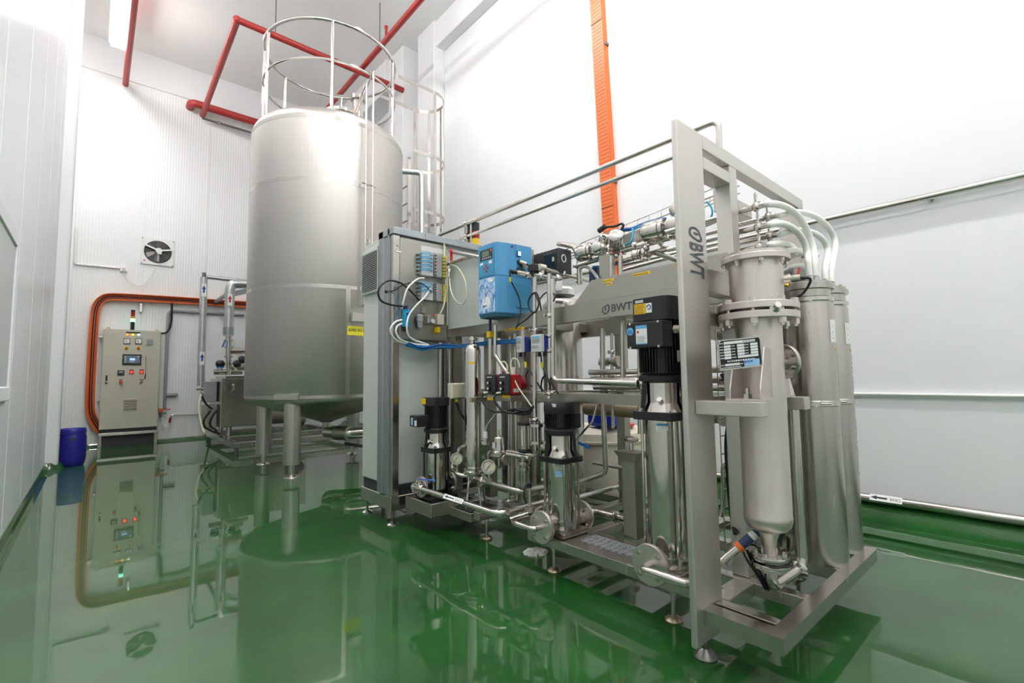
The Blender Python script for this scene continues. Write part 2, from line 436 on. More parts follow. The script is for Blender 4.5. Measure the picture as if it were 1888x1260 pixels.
# ---------------------------------------------------------------- ceiling lights
def light(x, y, z, label, group=None, L=1.5):
    t = thing('ceiling_light', label, 'light', (x, y, z), group)
    MB().bevbox(x-.14, x+.14, y-L/2-.03, y+L/2+.03, z+.05, z+.11, .008, 1).build('batten', 'white_paint', t)
    MB().bevbox(x-.11, x+.11, y-L/2, y+L/2, z-.025, z+.055, .02, 2).build('diffuser', 'diffuser', t)
    for s in (-1, 1):
        MB().cyl((x, y+s*L*.36, z+.11), (x, y+s*L*.36, ZC), .006, n=6).build('hanger_rod', 'steel_dark', t)
    return t
light(.105, 10.62, 7.6, 'glaring fluorescent light hung above the control cabinet')
G = 'fluorescent lights hung in rows above the hall'
for x, y in ((.1, 7.3), (.1, 4.0), (.1, .7), (.1, -2.6), (3.2, 5.2), (3.2, 2.6), (3.2, 0.0), (3.2, -2.6)):
    light(x, y, 7.6, 'fluorescent light hung high over the machine hall, out of the picture', G)

# ---------------------------------------------------------------- pipes under the ceiling
run('sprinkler_pipe', 'red sprinkler pipe running past the glaring fluorescent light', [(.262, 12.54, 7.5), (.255, -4, 7.5)], .052, 'red_pipe', cat='pipe')
s = run('sprinkler_pipe', 'red sprinkler pipe bending at a right angle beyond the tank railing', [(1.64, 12.54, 7.32), (1.585, 8.74, 7.32), (4.68, 8.74, 7.32)], .056, 'red_pipe', fil=.02)
MB().ball((1.585, 8.74, 7.32), .068, 12).build('elbow', 'red_pipe', s)
MB().cyl((2.18, 8.74, 7.32), (2.18, 8.74, ZC), .008, n=6).build('hanger_rod', 'steel_dark', s)
s = run('sprinkler_pipe', 'red sprinkler pipe running diagonally up behind the tank ladder', [(3.79, 12.5, 7.44), (3.79, -4, 7.44)], .052, 'red_pipe')
p = at(700, 88, X=3.79); MB().cyl((3.79, p.y, 7.44), (3.79, p.y, ZC), .008, n=6).build('hanger_rod', 'steel_dark', s)
p = at(712, 72, X=3.79)
MB().cyl((3.79, p.y, 7.44), (3.79, p.y, 7.66), .025, n=10).cyl((3.79, p.y, 7.66), (3.79, p.y, 7.70), .034, n=10).build('sprinkler_head', 'red_pipe', s)
run('water_main', 'thick red pipe along the top of the panel wall', [(1.40, 12.54, 7.43), (1.40, 12.30, 7.43), (4.70, 12.30, 7.43)], .085, 'red_pipe', fil=.16)
s = run('conduit', 'thin grey conduit beneath the thick red pipe', [(1.62, 12.42, 7.20), (4.70, 12.42, 7.20)], .024, 'steel_dark', fil=0, cat='conduit')
MB().cyl((1.92, 12.42, 7.20), (1.97, 12.42, 7.20), .034, n=10).build('coupling', 'steel_pipe', s)
# ---------------------------------------------------------------- right wall
s = run('wall_pipe', 'steel pipe clipped high across the white plaster wall', [(4.99, -4, 2.655), (4.99, 8.2, 2.655)], .028, 'steel_polished', fil=0)
for yy in (-1, .6, 2.2, 3.8, 5.4, 7): MB().box(4.985, XR, yy-.012, yy+.012, 2.64, 2.67).build('bracket', 'steel_pipe', s)
tag(MB().cyl((5.03, -4, 1.068), (5.03, 7.6, 1.068), .014, n=10).build('conduit', 'white_plastic'), 'slim white conduit along the plaster wall at waist height', 'conduit')
s = run('drain_pipe', 'polished pipe along the foot of the plaster wall above the green kerb', [(4.985, -4, .195), (4.985, 7.6, .195)], .035, 'steel_polished', fil=0)
a, b = at(1604, 929, X=4.95), at(1664, 937, X=4.95)
nv = V((-.86, 0, .5)); rt = V((0, -1, 0)); up = nv.cross(rt)
o = V((4.985, a.y, .195))+nv*.0352-up*.027
sticker(o, rt, up, a.y-b.y, .054, 'label_white', s)
L = a.y-b.y
MB().prism([o+nv*.0016+rt*L*q+up*.054*h for q, h in ((.03, .5), (.22, .82), (.22, .64), (.55, .64), (.55, .36), (.22, .36), (.22, .18))], nv*.0008).build('arrow', 'ink', s, False)
text(s, 'CWWR', o+nv*.001+rt*L*.95+up*.04, -rt, -up, L*.33, .026, 'ink', s)
# orange perforated cable tray climbing the plaster wall
t = thing('cable_tray', 'orange perforated cable tray climbing the plaster wall', 'cable tray', (5.03, 3.7, 1.9))
def tr(z): return 3.735+(z-3.1)*.0365
z0, z1 = 1.9, ZC
for off, wd, x0 in ((0, .19, 4.955),):
    MB().prism([(x0, tr(z0)-.095, z0), (x0, tr(z0)+.095, z0), (x0, tr(z1)+.095, z1), (x0, tr(z1)-.095, z1)], (.003, 0, 0)).build('cover', 'orange_paint', t, False)
for sg in (-1, 1):
    MB().prism([(4.955, tr(z0)+sg*.095, z0), (4.955, tr(z1)+sg*.095, z1), (5.045, tr(z1)+sg*.095, z1), (5.045, tr(z0)+sg*.095, z0)], (0, .003*-sg, 0)).build('side_rail', 'orange_paint', t, False)
mb = MB(); z = z0+.03
while z < 7.2:
    for k in range(5):
        yy = tr(z)-.062+k*.031
        mb.box(4.9535, 4.9555, yy-.0085, yy+.0085, z-.006, z+.006)
    z += .052
o = mb.build('slots', 'orange_dark', t, False); o['kind'] = 'stuff'
for zz in (3.45, 6.05, 7.3): MB().box(4.950, 4.9552, tr(zz)-.097, tr(zz)+.097, zz-.005, zz+.005).build('cover_joint', 'orange_dark', t, False)
for zz in (3.78, 5.7):
    for sg in (-1, 1): MB().box(4.97, 5.045, tr(zz)+sg*.105-.008, tr(zz)+sg*.105+.008, zz-.02, zz+.02).build('hook', 'steel_dark', t, False)
# ================================================================ STORAGE TANK
TX, TY, TR, TZ0, TZ1 = 2.665, 7.31, 1.10, 1.0, 4.80
t = thing('storage_tank', 'tall brushed stainless steel storage tank on tubular legs', 'tank', (TX, TY, 0))
prof = [(.09, .62), (.12, .64), (1.02, .93), (1.09, .985), (TR, TZ0), (TR, TZ1)]
for k in range(1, 9):
    a = k/8*PI/2*.86; prof.append((TR-.19*(1-math.cos(a)), TZ1+.20*math.sin(a)))
prof += [(.55, 5.19), (0, 5.27)]
MB().lathe(prof, (TX, TY, 0), n=72).build('shell', 'steel_tank', t)
for zz, h in ((3.925, .05), (2.485, .05), (4.80, .06), (1.03, .04)):
    MB().lathe([(TR-.01, -h/2), (TR+.0015, -h/2), (TR+.0015, h/2), (TR-.01, h/2)], (TX, TY, zz), n=72).build('weld_band', 'steel_seam', t)
def tank_pt(px, py, r):    # point on the vertical cylinder of radius r about the tank axis
    v = at(px, py, D=1)-CAM; ox, oy = CAM.x-TX, CAM.y-TY
    A = v.x**2+v.y**2; B = 2*(ox*v.x+oy*v.y); Cq = ox*ox+oy*oy-r*r
    d = B*B-4*A*Cq
    k = (-B-math.sqrt(max(0, d)))/(2*A); return CAM+v*k
for px, z0, z1 in ((643, 3.92, 4.78), (644, 1.03, 2.48)):
    q = tank_pt(px, 400, TR); a = math.atan2(q.y-TY, q.x-TX); mb = MB()
    pts = []
    for k in range(4):
        b = a+(k-1.5)/3*.055; pts.append((TX+(TR+.0012)*math.cos(b), TY+(TR+.0012)*math.sin(b)))
    for (xa, ya), (xb, yb) in zip(pts, pts[1:]): mb.add([(xa, ya, z0), (xb, yb, z0), (xb, yb, z1), (xa, ya, z1)], [(0, 1, 2, 3)])
    mb.build('weld_strip', 'steel_seam', t)
for lx, ly, fin in ((1.985, 6.66, 1), (1.975, 7.99, 0), (3.355, 7.98, 0), (3.355, 6.65, 0)):
    lg = MB().cyl((lx, ly, .16), (lx, ly, 1.06), .105, n=28).build('leg', 'steel_tank', t)
    MB().cyl((lx, ly, .01), (lx, ly, .17), .04, n=16).build('foot_stem', 'steel_pipe', lg)
    MB().lathe([(0, 0), (.095, 0), (.09, .012), (.045, .03), (0, .03)], (lx, ly, 0), n=24).build('foot_plate', 'steel_pipe', lg)
    a = math.atan2(ly-TY, lx-TX); u = V((math.cos(a), math.sin(a), 0)); w = V((-u.y, u.x, 0))
    MB().obox(V((TX, TY, 1.035))+u*(TR-.02), u*.035, w*.16, V((0, 0, .032))).build('pad_plate', 'steel_tank', lg)
# sight plate and yellow sticker facing the room
q = tank_pt(668, 587, TR); a = math.atan2(q.y-TY, q.x-TX); n_ = V((math.cos(a), math.sin(a), 0)); rt = V((-n_.y, n_.x, 0))
MB().obox(q+n_*.03, rt*.17, V((0, 0, .058)), n_*.03).build('name_plate', 'steel_brushed', t, False)
q = tank_pt(640, 611, TR+.003); a = math.atan2(q.y-TY, q.x-TX)
zb = at(640, 618, X=q.x).z; n2 = V((math.cos(a+.14), math.sin(a+.14), 0)); rt2 = V((-n2.y, n2.x, 0))
o = V((TX, TY, zb))+n2*(TR+.012)-rt2*.20
mb = MB(); W = .46; k0 = a
segs = 8
for k in range(segs):
    b0, b1 = a+W/TR*k/segs, a+W/TR*(k+1)/segs
    pa, pb = [V((TX+(TR+.003)*math.cos(b), TY+(TR+.003)*math.sin(b), zb)) for b in (b0, b1)]
    mb.add([pa, pb, pb+V((0, 0, .125)), pa+V((0, 0, .125))], [(0, 1, 2, 3)])
mb.build('sticker', 'yellow_tag', t)
tx = text(t, '8,000L RO Storage Tank', (0, 0, 0), (1, 0, 0), (0, 0, 1), W*.92, .05, 'ink', None, bold=.01)
vs = [V(v.co) for v in tx.data.vertices]
for v, c in zip(tx.data.vertices, vs):
    b = a+(c.x+.018)/TR; v.co = V((TX+(TR+.005)*math.cos(b), TY+(TR+.005)*math.sin(b), zb+.04+c.z))-ORG[t.name]
tx.parent = t
# bottom outlet
MB().tube([(TX, TY, .66), (TX, TY, .45), (TX+.9, TY-.5, .45)], .06, 14, .09).build('drain_outlet', 'steel_pipe', t)
# railing around the roof
RR, RZ = .965, 6.28
rl = MB().tube([(TX+RR*math.cos(2*PI*k/64), TY+RR*math.sin(2*PI*k/64), RZ) for k in range(64)], .024, 10, closed=True).build('top_rail', 'steel_polished', t)
MB().tube([(TX+RR*math.cos(2*PI*k/64), TY+RR*math.sin(2*PI*k/64), 5.70) for k in range(64)], .017, 8, closed=True).build('mid_rail', 'steel_polished', t)
for px, py in ((493, 90), (612, 90)):
    q = tank_pt(px, py, RR); 
angs = []
for px in (494, 613):
    q = tank_pt(px, 100, RR); angs.append(math.atan2(q.y-TY, q.x-TX))
q = tank_pt(724, 150, RR); angs += [math.atan2(q.y-TY, q.x-TX), math.radians(158), math.radians(118), math.radians(60)]
for a in angs:
    x, y_ = TX+RR*math.cos(a), TY+RR*math.sin(a)
    ps = MB().cyl((x, y_, 4.92), (x, y_, RZ), .023, n=12).build('rail_post', 'steel_polished', t)
    MB().obox((x, y_, 4.94), (.06*math.cos(a), .06*math.sin(a), 0), (-.06*math.sin(a), .06*math.cos(a), 0), (0, 0, .025)).build('post_foot', 'steel_brushed', ps)
# manhole, vent stack and small loops on the roof
MB().lathe([(.24, 0), (.24, .14), (.27, .14), (.27, .18), (.2, .22), (0, .25)], (TX+.02, TY-.35, 5.08), n=32).build('manhole', 'steel_polished', t)
MB().cyl((TX+.38, TY-.12, 5.05), (TX+.38, TY-.12, 5.75), .085, n=18).lathe([(.12, 0), (.12, .06), (0, .12)], (TX+.38, TY-.12, 5.74), n=18).build('vent_stack', 'steel_polished', t)
MB().tube([(TX+.05, TY-.55, 5.0), (TX+.05, TY-.55, 5.22), (TX+.62, TY-.45, 5.22), (TX+.62, TY-.45, 4.95)], .013, 8, .04).build('guard_loop', 'steel_polished', t)
MB().tube([(TX+.05, TY-.62, 5.1), (TX+.66, TY-.5, 5.1)], .013, 8).build('guard_loop', 'steel_polished', t)
MB().tube([at(560, 168, Y=TY-.3), at(640, 178, Y=TY-.5)], .013, 8).build('guard_loop', 'steel_polished', t)
# two slim spray feed tubes down the front
for k, (xt, xb, yt, yb_, ytop) in enumerate(((674, 663, 152, 560, 195), (687, 671, 128, 520, 175))):
    n1 = tank_pt(xt, yt+200, TR+.10); n0 = tank_pt(xb, yb_, TR+.10)
    up = at(xt+2, yt, X=n1.x); 
    s = run('spray_feed_pipe', ['slim steel tube with the lower bent top running down the tank front', 'slim steel tube with the higher bent top running down the tank front'][k],
            [V((TX+.05+.12*k, TY-.35, up.z-.55)), V((n1.x, n1.y, up.z)), V((n1.x, n1.y, n0.z))], .014, 'steel_polished', fil=.03)
    MB().obox(V((n1.x, n1.y, 3.93)), (.05, .02, 0), (-.006, .015, 0), (0, 0, .008)).build('bracket', 'steel_pipe', s)
    MB().cyl((n1.x, n1.y, n0.z), (n1.x+.03, n1.y+.11, n0.z-.02), .014, n=8).build('end_bend', 'steel_polished', s)
# ---------------------------------------------------------------- caged ladder
LXI, LY0, LY1 = TX+TR+.10, 7.00, 7.42
t = thing('caged_ladder', 'stainless ladder with flat bar safety cage beside the tank', 'ladder', (LXI, 7.2, 0))
for yy in (LY0, LY1):
    MB().obox((LXI, yy, 2.88), (.03, 0, 0), (0, .006, 0), (0, 0, 2.1)).build('stringer', 'steel_brushed', t)
for k in range(14):
    MB().cyl((LXI, LY0, .9+k*.3), (LXI, LY1, .9+k*.3), .012, n=8).build('rung', 'steel_pipe', t)
def hoop(zz, x0):
    pts = [V((x0, LY1+.14, zz)), V((LXI+.42, LY1+.14, zz))]
    cy_, rr = (LY0+LY1)/2, (LY1-LY0)/2+.14
    for k in range(1, 12):
        a = PI/2-PI*k/12; pts.append(V((LXI+.42+rr*math.cos(a), cy_+rr*math.sin(a), zz)))
    pts += [V((LXI+.42, LY0-.14, zz)), V((x0, LY0-.14, zz))]
    return pts
for k, zz in enumerate((6.22, 5.05, 4.05, 3.1)):
    MB().tube(hoop(zz, LXI if k else TX+.93), 0, rect=(.028, .004), up=(0, 0, 1)).build('cage_hoop', 'steel_brushed', t, False)
hp = hoop(0, LXI)
for i in (1, 4, 7, 10, 13):
    q = hp[min(i, len(hp)-2)]; d = (q-V((LXI+.42, 7.21, 0))).normalized() if 1 < i < 13 else V((0, 1, 0)); w_ = V((-d.y, d.x, 0))
    MB().obox(V((q.x, q.y, 4.64))-d*.006, d*.004, w_*.025, (0, 0, 1.60)).build('cage_strap', 'steel_brushed', t, False)
for zz in (1.6, 3.6, 4.75):
    for yy in (7.0, 7.40): MB().box(TX+TR*.98, LXI, yy, yy+.03, zz, zz+.05).build('standoff', 'steel_brushed', t, False)
# overflow pipe down between tank and ladder
run('overflow_pipe', 'insulated overflow pipe bending down between tank and ladder', [(TX+.95, TY-.45, 4.62), (TX+TR+.16, TY-.62, 4.62), (TX+TR+.16, TY-.62, .5)], .045, 'aluminium_jacket', fil=.08)
# ================================================================ SKID FRAME
B0, B1 = .16, .225
t = SK = thing('skid_frame', 'brushed stainless steel skid frame carrying the water treatment plant', 'frame', (2.8, 2.2, 0))
def bar(x0, x1, y0, y1, z0=B0, z1=B1, name='base_bar', m='steel_brushed', r=.008):
    return MB().bevbox(x0, x1, y0, y1, z0, z1, r, 2).build(name, m, t)
# longitudinal bars
MB().prism([(2.05, 1.10, B0), (2.13, 1.10, B0), (2.13, .8373, B0), (2.05, .7753, B0)], (0, 0, B1-B0)).build('base_bar', 'steel_brushed', t, False)
bar(2.235, 2.335, 1.13, 2.43); bar(2.155, 2.215, .837, 1.10)
for x, wd in ((2.49, .07), (2.98, .07)): bar(x, x+wd, .837, 3.80)
bar(3.40, 3.48, .837, 3.80)
# cross bars
MB().prism([(2.0503, .775, B0), (2.1303, .837, B0), (3.48, .837, B0), (3.48, .775, B0)], (0, 0, B1-B0)).build('base_bar', 'steel_brushed', t, False)
bar(2.215, 2.49, 1.06, 1.16)
for y_ in (1.10, 1.62, 2.10, 2.42, 3.1, 3.7):
    for x0, x1 in ((2.56, 2.98), (3.05, 3.40)): bar(x0, x1, y_, y_+.08)
bar(2.335, 2.49, 2.06, 2.15); bar(2.335, 2.49, 2.34, 2.43); bar(2.335, 2.49, 1.42, 1.52)
bar(2.25, 2.49, 2.98, 3.06); bar(2.25, 2.49, 3.30, 3.38)
# open grating tread
for k in range(5):
    x = 2.360+k*.031; MB().box(x, x+.0055, 1.52, 2.06, B1-.025, B1+.002).build('grating_bar', 'zinc_light', t, False)
for k in range(11):
    y_ = 1.555+k*.046; MB().box(2.335, 2.49, y_, y_+.0055, B1-.018, B1+.0025).build('grating_bar', 'zinc_light', t, False)
# feet
for x, y_ in ((2.29, 2.235), (2.285, 1.385), (3.32, 1.15), (3.43, 2.2), (3.43, 3.7), (2.57, 3.7), (2.36, 3.03)):
    f = MB().cyl((x, y_, .02), (x, y_, B0), .012, n=12).cyl((x, y_, .135), (x, y_, B0), .02, n=6).build('foot', 'steel_pipe', t)
    MB().lathe([(0, 0), (.043, 0), (.045, .006), (.038, .014), (.016, .026), (0, .028)], (x, y_, 0), n=26).build('foot_plate', 'weathered_steel', f)
# big end frame
PY = 1.10
p_ = MB().bevbox(1.99, 2.238, PY, PY+.03, .075, 2.447, .009, 3).build('post', 'steel_satin', t)
MB().cyl((2.095, PY+.02, .03), (2.095, PY+.02, .08), .02, n=12).lathe([(0, 0), (.048, 0), (.05, .008), (.04, .024), (.018, .045), (0, .047)], (2.095, PY+.02, 0), n=28).build('post_foot', 'steel_dark', p_)
MB().bevbox(2.238, 3.646, PY, PY+.06, 2.372, 2.447, .006, 2).build('top_rail', 'steel_satin', t)
MB().bevbox(3.556, 3.646, PY, PY+.13, .225, 2.372, .006, 2).build('post', 'steel_satin', t)
MB().bevbox(2.525, 2.612, PY, PY+.085, .225, 2.372, .006, 2).build('inner_post', 'steel_satin', t)
a, b = at(1299, 290, Y=PY), at(1299, 312, Y=PY)
MB().bevbox(2.238, 2.525, PY, PY+.10, b.z, a.z, .006, 2).build('cross_rail', 'steel_satin', t)
MB().bevbox(2.70, 2.79, PY+.10, PY+.18, 2.20, 2.372, .006, 2).build('hanger_post', 'steel_brushed', t)
MB().bevbox(2.612, 2.79, PY, PY+.10, 2.13, 2.205, .006, 2).build('hanger_rail', 'steel_brushed', t)
MB().bevbox(2.238, 2.525, PY+.02, PY+.10, 1.66, 1.78, .006, 2).build('cross_rail', 'steel_satin', t)
MB().bevbox(2.238, 2.525, PY+.02, PY+.10, 1.49, 1.56, .006, 2).build('cross_rail', 'steel_satin', t)
# upper beam (front and rear), lower beam
BX = 2.518
def channel(x, y0, y1, z0, z1, name, d=.13):
    mb = MB().prism([(x, y0, z0), (x, y0, z1), (x+d, y0, z1), (x+d, y0, z1-.006), (x+.006, y0, z1-.006), (x+.006, y0, z0+.006), (x+d*.5, y0, z0+.006), (x+d*.5, y0, z0)], (0, y1-y0, 0))
    return mb.build(name, 'steel_sheet', t, False)
channel(BX, 1.13, 3.84, 1.635, 1.753, 'beam'); channel(3.30, 1.2, 3.84, 1.60, 1.74, 'beam')
for y_ in (1.9, 2.75, 3.6): MB().bevbox(BX+.006, 3.30, y_, y_+.08, 1.64, 1.72, .004, 1).build('cross_beam', 'steel_sheet', t)
channel(BX, 1.30, 3.35, 1.066, 1.131, 'lower_beam'); channel(3.32, 1.2, 3.84, 1.0, 1.1, 'lower_beam')
for y_ in (1.32, 2.45, 3.25): MB().bevbox(BX+.006, 3.32, y_, y_+.07, 1.07, 1.125, .004, 1).build('cross_beam', 'steel_sheet', t)
MB().prism([(BX, 2.218, 1.754), (BX, 2.057, 1.900), (BX, 1.13, 1.900), (BX, 1.13, 1.754)], (.008, 0, 0)).build('apron_plate', 'steel_sheet', t, False)
for x, y_ in ((2.53, 3.70), (3.32, 3.72), (3.32, 2.4), (2.56, 1.36), (3.32, 1.25), (2.60, 3.28)):
    MB().bevbox(x, x+.08, y_, y_+.08, B1, 1.64, .005, 2).build('upright', 'steel_sheet', t)
# lettering
def drop(o, right, up, wd, ht, parent, m='logo_grey'):
    """droplet emblem: a ring drawn out to a tip with an inner stroke"""
    right, up = V(right).normalized(), V(up).normalized(); nr = right.cross(up)
    outer = [(.46+.46*math.cos(a_), .42+.42*math.sin(a_)) for a_ in [2*PI*k/32 for k in range(32)]]
    outer = [(x_+max(0, (x_-.46)+(y2-.42)-.38)*.55, y2+max(0, (x_-.46)+(y2-.42)-.38)*.75) for x_, y2 in outer]
    inner = [(.47+(x_-.46)*.68, .43+(y2-.42)*.72) for x_, y2 in outer]
    P_ = lambda q: V(o)+right*q[0]*wd+up*q[1]*ht+nr*.0012
    n = len(outer)
    MB().add([P_(q) for q in outer]+[P_(q) for q in inner], [(i, (i+1) % n, n+(i+1) % n, n+i) for i in range(n)]).build('logo_drop', m, parent, False)
    MB().add([P_(q) for q in ((.38, .36), (.56, .36), (.56, .60), (.48, .72), (.38, .72))], [(0, 1, 2, 3, 4)]).build('logo_stroke', m, parent, False)
text(t, 'BWT', (2.066, PY-.0004, 1.872), (0, 0, -1), (1, 0, 0), .164, .128, 'logo_grey', t, bold=.03)
drop((2.064, PY-.0004, 1.950), (0, 0, -1), (1, 0, 0), .066, .130, t)
text(t, 'BWT', (BX-.0004, 1.896, 1.665), (0, -1, 0), (0, 0, 1), .16, .050, 'logo_grey', t, bold=.03)
drop((BX-.0004, 1.972, 1.656), (0, -1, 0), (0, 0, 1), .062, .066, t)
for (x0, y0), (x1, y1) in (((1112, 520), (1132, 516)), ((1119, 525), (1129, 523)), ((1167, 509), (1200, 502)), ((1245, 490), (1253, 488))):
    a, b = at(x0, y0, X=BX), at(x1, y1, X=BX)
    s_ = sticker((BX-.0002, a.y, a.z-.006), (0, -1, 0), (0, 0, 1), a.y-b.y, .016, 'yellow', t, 'tape_label')
    scribble((BX-.0002, a.y-.004, a.z-.003), (0, -1, 0), (0, 0, 1), a.y-b.y-.008, .010, 'ink', s_)
a, b = at(931, 610, X=BX), at(967, 603, X=BX)
s_ = sticker((BX-.0002, a.y, a.z-.008), (0, -1, 0), (0, 0, 1), a.y-b.y, .020, 'yellow', t, 'tape_label')
scribble((BX-.0002, a.y-.004, a.z-.005), (0, -1, 0), (0, 0, 1), a.y-b.y-.008, .012, 'ink', s_)
# bracket arm that carries the UV vessel
MB().bevbox(2.055, 2.135, .818, 1.10, 1.072, 1.135, .005, 2).build('bracket_arm', 'steel_satin', t)
MB().bevbox(2.64, 2.72, .84, 1.10, 1.072, 1.135, .005, 2).build('bracket_arm', 'steel_satin', t)
MB().bevbox(2.612, 2.72, 1.10, 1.18, 1.072, 1.135, .005, 2).build('bracket_arm', 'steel_satin', t)

# ================================================================ SWITCH ENCLOSURE at the far end
EX0, EX1, EY0, EY1 = 1.955, 2.93, 3.84, 4.45
t = EN = thing('switch_enclosure', 'pale grey electrical enclosure with side vent at the end of the skid', 'cabinet', (2.4, 4.1, 0))
MB().bevbox(EX0+.012, EX1, EY0+.02, EY1, .33, 2.56, .006, 1).build('body', 'cabinet_grey', t)
MB().bevbox(EX0+.02, EX1, EY0+.02, EY1-.02, .235, .33, .004, 1).build('plinth', 'charcoal', t)
MB().bevbox(EX0, EX1, EY0, EY1, .122, .24, .005, 1).build('base', 'steel_brushed', t)
for x, y_ in ((2.0, 4.40), (1.99, 3.875), (2.88, 3.9), (2.88, 4.4)):
    f = MB().cyl((x, y_, .015), (x, y_, .125), .011, n=10).build('foot', 'steel_dark', t)
    MB().lathe([(0, 0), (.05, 0), (.05, .006), (.018, .026), (0, .028)], (x, y_, 0), n=22).build('foot_plate', 'steel_pipe', f)
# galvanised channel on the corner and along the top
MB().prism([(EX0-.012, 4.08, .25), (EX0-.012, 4.00, .25), (EX0-.003, 3.985, .25), (EX0-.003, 3.915, .25), (EX0-.012, 3.90, .25), (EX0-.012, 3.875, .25), (EX0+.03, 3.875, .25), (EX0+.03, 4.08, .25)], (0, 0, 2.35)).build('corner_channel', 'galvanised', t, False)
MB().bevbox(EX0-.012, EX1, 3.80, 3.845, 2.535, 2.60, .004, 1).build('top_channel', 'galvanised', t)
MB().bevbox(EX0-.012, EX0+.045, 3.845, 4.09, 2.535, 2.60, .004, 1).build('top_channel', 'galvanised', t)
MB().box(2.27, 2.2715, 3.7985, 3.80, 2.535, 2.60).build('channel_joint', 'charcoal', t)
MB().bevbox(EX0, EX0+.065, EY0-.02, EY0+.04, .24, 2.535, .004, 1).build('corner_post', 'steel_brushed', t)
MB().bevbox(2.44, 2.52, EY0, EY0+.02, .24, 1.6, .003, 1).build('door_post', 'steel_sheet', t)
MB().box(2.02, 2.44, EY0+.012, EY0+.02, .30, .304).build('door_gap', 'charcoal', t)
# vent on the side face
v_ = MB().bevbox(EX0-.02, EX0+.013, 4.095, 4.43, 2.06, 2.49, .004, 1).build('vent', 'cabinet_grey', t)
MB().box(EX0-.021, EX0-.0195, 4.10, 4.42, 2.085, 2.452).build('vent_void', 'black_plastic', v_, False)
for k in range(21):
    z = 2.09+k*.0173; MB().obox((EX0-.026, 4.26, z+.004), (.006, 0, .003), (0, .158, 0), (-.001, 0, .0028)).build('slat', 'light_grey', v_, False)
MB().tube([(EX0, 4.36, 2.56), (EX0, 4.36, 2.60), (EX0, 4.30, 2.60), (EX0, 4.30, 2.56)], .006, 8, .02).build('lifting_eye', 'steel_pipe', t)
# grey side plate next to the controller
t = thing('side_plate', 'flat grey backing plate between valve panel and blue controller', 'plate', (BX, 3.5, 1.75))
MB().bevbox(BX-.002, BX+.012, 3.05, 3.80, 1.71, 2.33, .003, 1).build('sheet', 'cabinet_grey', t)
MB().bevbox(BX-.008, BX+.02, 3.05, 3.82, 2.33, 2.355, .003, 1).build('edge_channel', 'steel_brushed', t)

# ================================================================ PNEUMATIC VALVE PANEL
PN = EY0-.024
t = thing('pneumatic_board', 'stainless pneumatic panel with blue and yellow tubing connectors', 'valve panel', (2.2, PN, 1.62))
MB().bevbox(2.02, BX, PN, PN+.012, 1.60, 2.52, .003, 1).build('plate', 'steel_sheet', t)
MB().bevbox(2.02, BX, PN-.015, PN+.01, 1.60, 1.625, .003, 1).build('lower_lip', 'steel_sheet', t)
R_, U_ = (1, 0, 0), (0, 0, 1)
def pp(px, py, dy=0): return at(px, py, Y=PN-dy)
s_ = pp(730, 462); sticker((s_.x, PN-.0005, s_.z-.012), R_, U_, .05, .014, 'label_white', t)
a, b = pp(776, 452), pp(818, 468); sticker((a.x, PN-.0005, b.z-.01), R_, U_, b.x-a.x, .05, 'light_grey', t, 'paper_label')
for k, (py0, n_, pyb) in enumerate(((466, 6, 512), (520, 5, 556))):
    a, b = pp(772, py0), pp(793, pyb)
    MB().bevbox(a.x, b.x, PN-.055, PN, b.z, a.z, .004, 1).build('solenoid_bank', 'light_grey', t)
    c, d = pp(797, py0+4), pp(811, pyb+2)
    io = MB().bevbox(c.x, d.x, PN-.045, PN, d.z, c.z, .004, 1).build('input_module', 'grey_plastic', t)
    e = pp(817, py0+5)
    for j in range(7):
        z = c.z-(c.z-d.z)*(j+.5)/7
        for dx in (.014, .038): MB().cyl((d.x+dx, PN-.05, z), (d.x+dx, PN-.02, z), .012, n=8).build('connector', 'yellow_dull', t)
        MB().cyl((c.x+.008, PN-.05, z), (c.x+.008, PN-.044, z), .008, n=8).build('terminal', 'charcoal', t)
    MB().ball((c.x+.02, PN-.047, c.z-(c.z-d.z)*.42), .006, 8).build('status_light', 'lamp_red', t)
    for j in range(n_):
        z = a.z-(a.z-b.z)*(j+.5)/n_
        MB().cyl((a.x-.018, PN-.001, z), (a.x-.018, PN-.035, z), .011, n=10).build('push_fitting', 'steel_cast', t)
        if (k == 0 and j < 5) or (k == 1 and j < 3):
            q0 = V((a.x-.018, PN-.035, z)); mb = MB()
            mb.tube(spline([q0, q0+V((.02, -.035, .004)), q0+V((.07, -.05, .006)), V((b.x-.008, PN-.055, z+.004))], 6), .0038, 6)
            mb.tube(spline([q0+V((0, 0, -.007)), q0+V((.02, -.03, -.008)), q0+V((.07, -.045, -.006)), V((b.x-.008, PN-.055, z-.008))], 6), .003, 6)
            mb.build('air_tube', 'cyan', t)
# lower regulators
a = pp(770, 592); fr = MB().lathe([(.0, -.085), (.022, -.085), (.026, -.07), (.026, -.03), (.032, -.03), (.032, .02), (.02, .035), (0, .035)], (a.x, PN-.04, a.z+.02), n=18).build('filter_bowl', 'grey_plastic', t)
a = pp(788, 590); MB().bevbox(a.x-.035, a.x+.03, PN-.07, PN, a.z-.04, a.z+.035, .006, 1).build('regulator', 'steel_cast', t)
a = pp(790, 594); MB().cyl((a.x, PN-.07, a.z), (a.x, PN-.085, a.z), .02, n=16).build('gauge_dial', 'light_grey', t)
a = pp(793, 587); MB().cyl((a.x, PN-.04, a.z), (a.x, PN-.04, a.z+.03), .014, n=12).build('red_knob', 'red_bright', t)
a = pp(806, 591); MB().bevbox(a.x-.035, a.x+.035, PN-.07, PN, a.z-.05, a.z+.05, .006, 1).build('pressure_switch', 'cream', t)
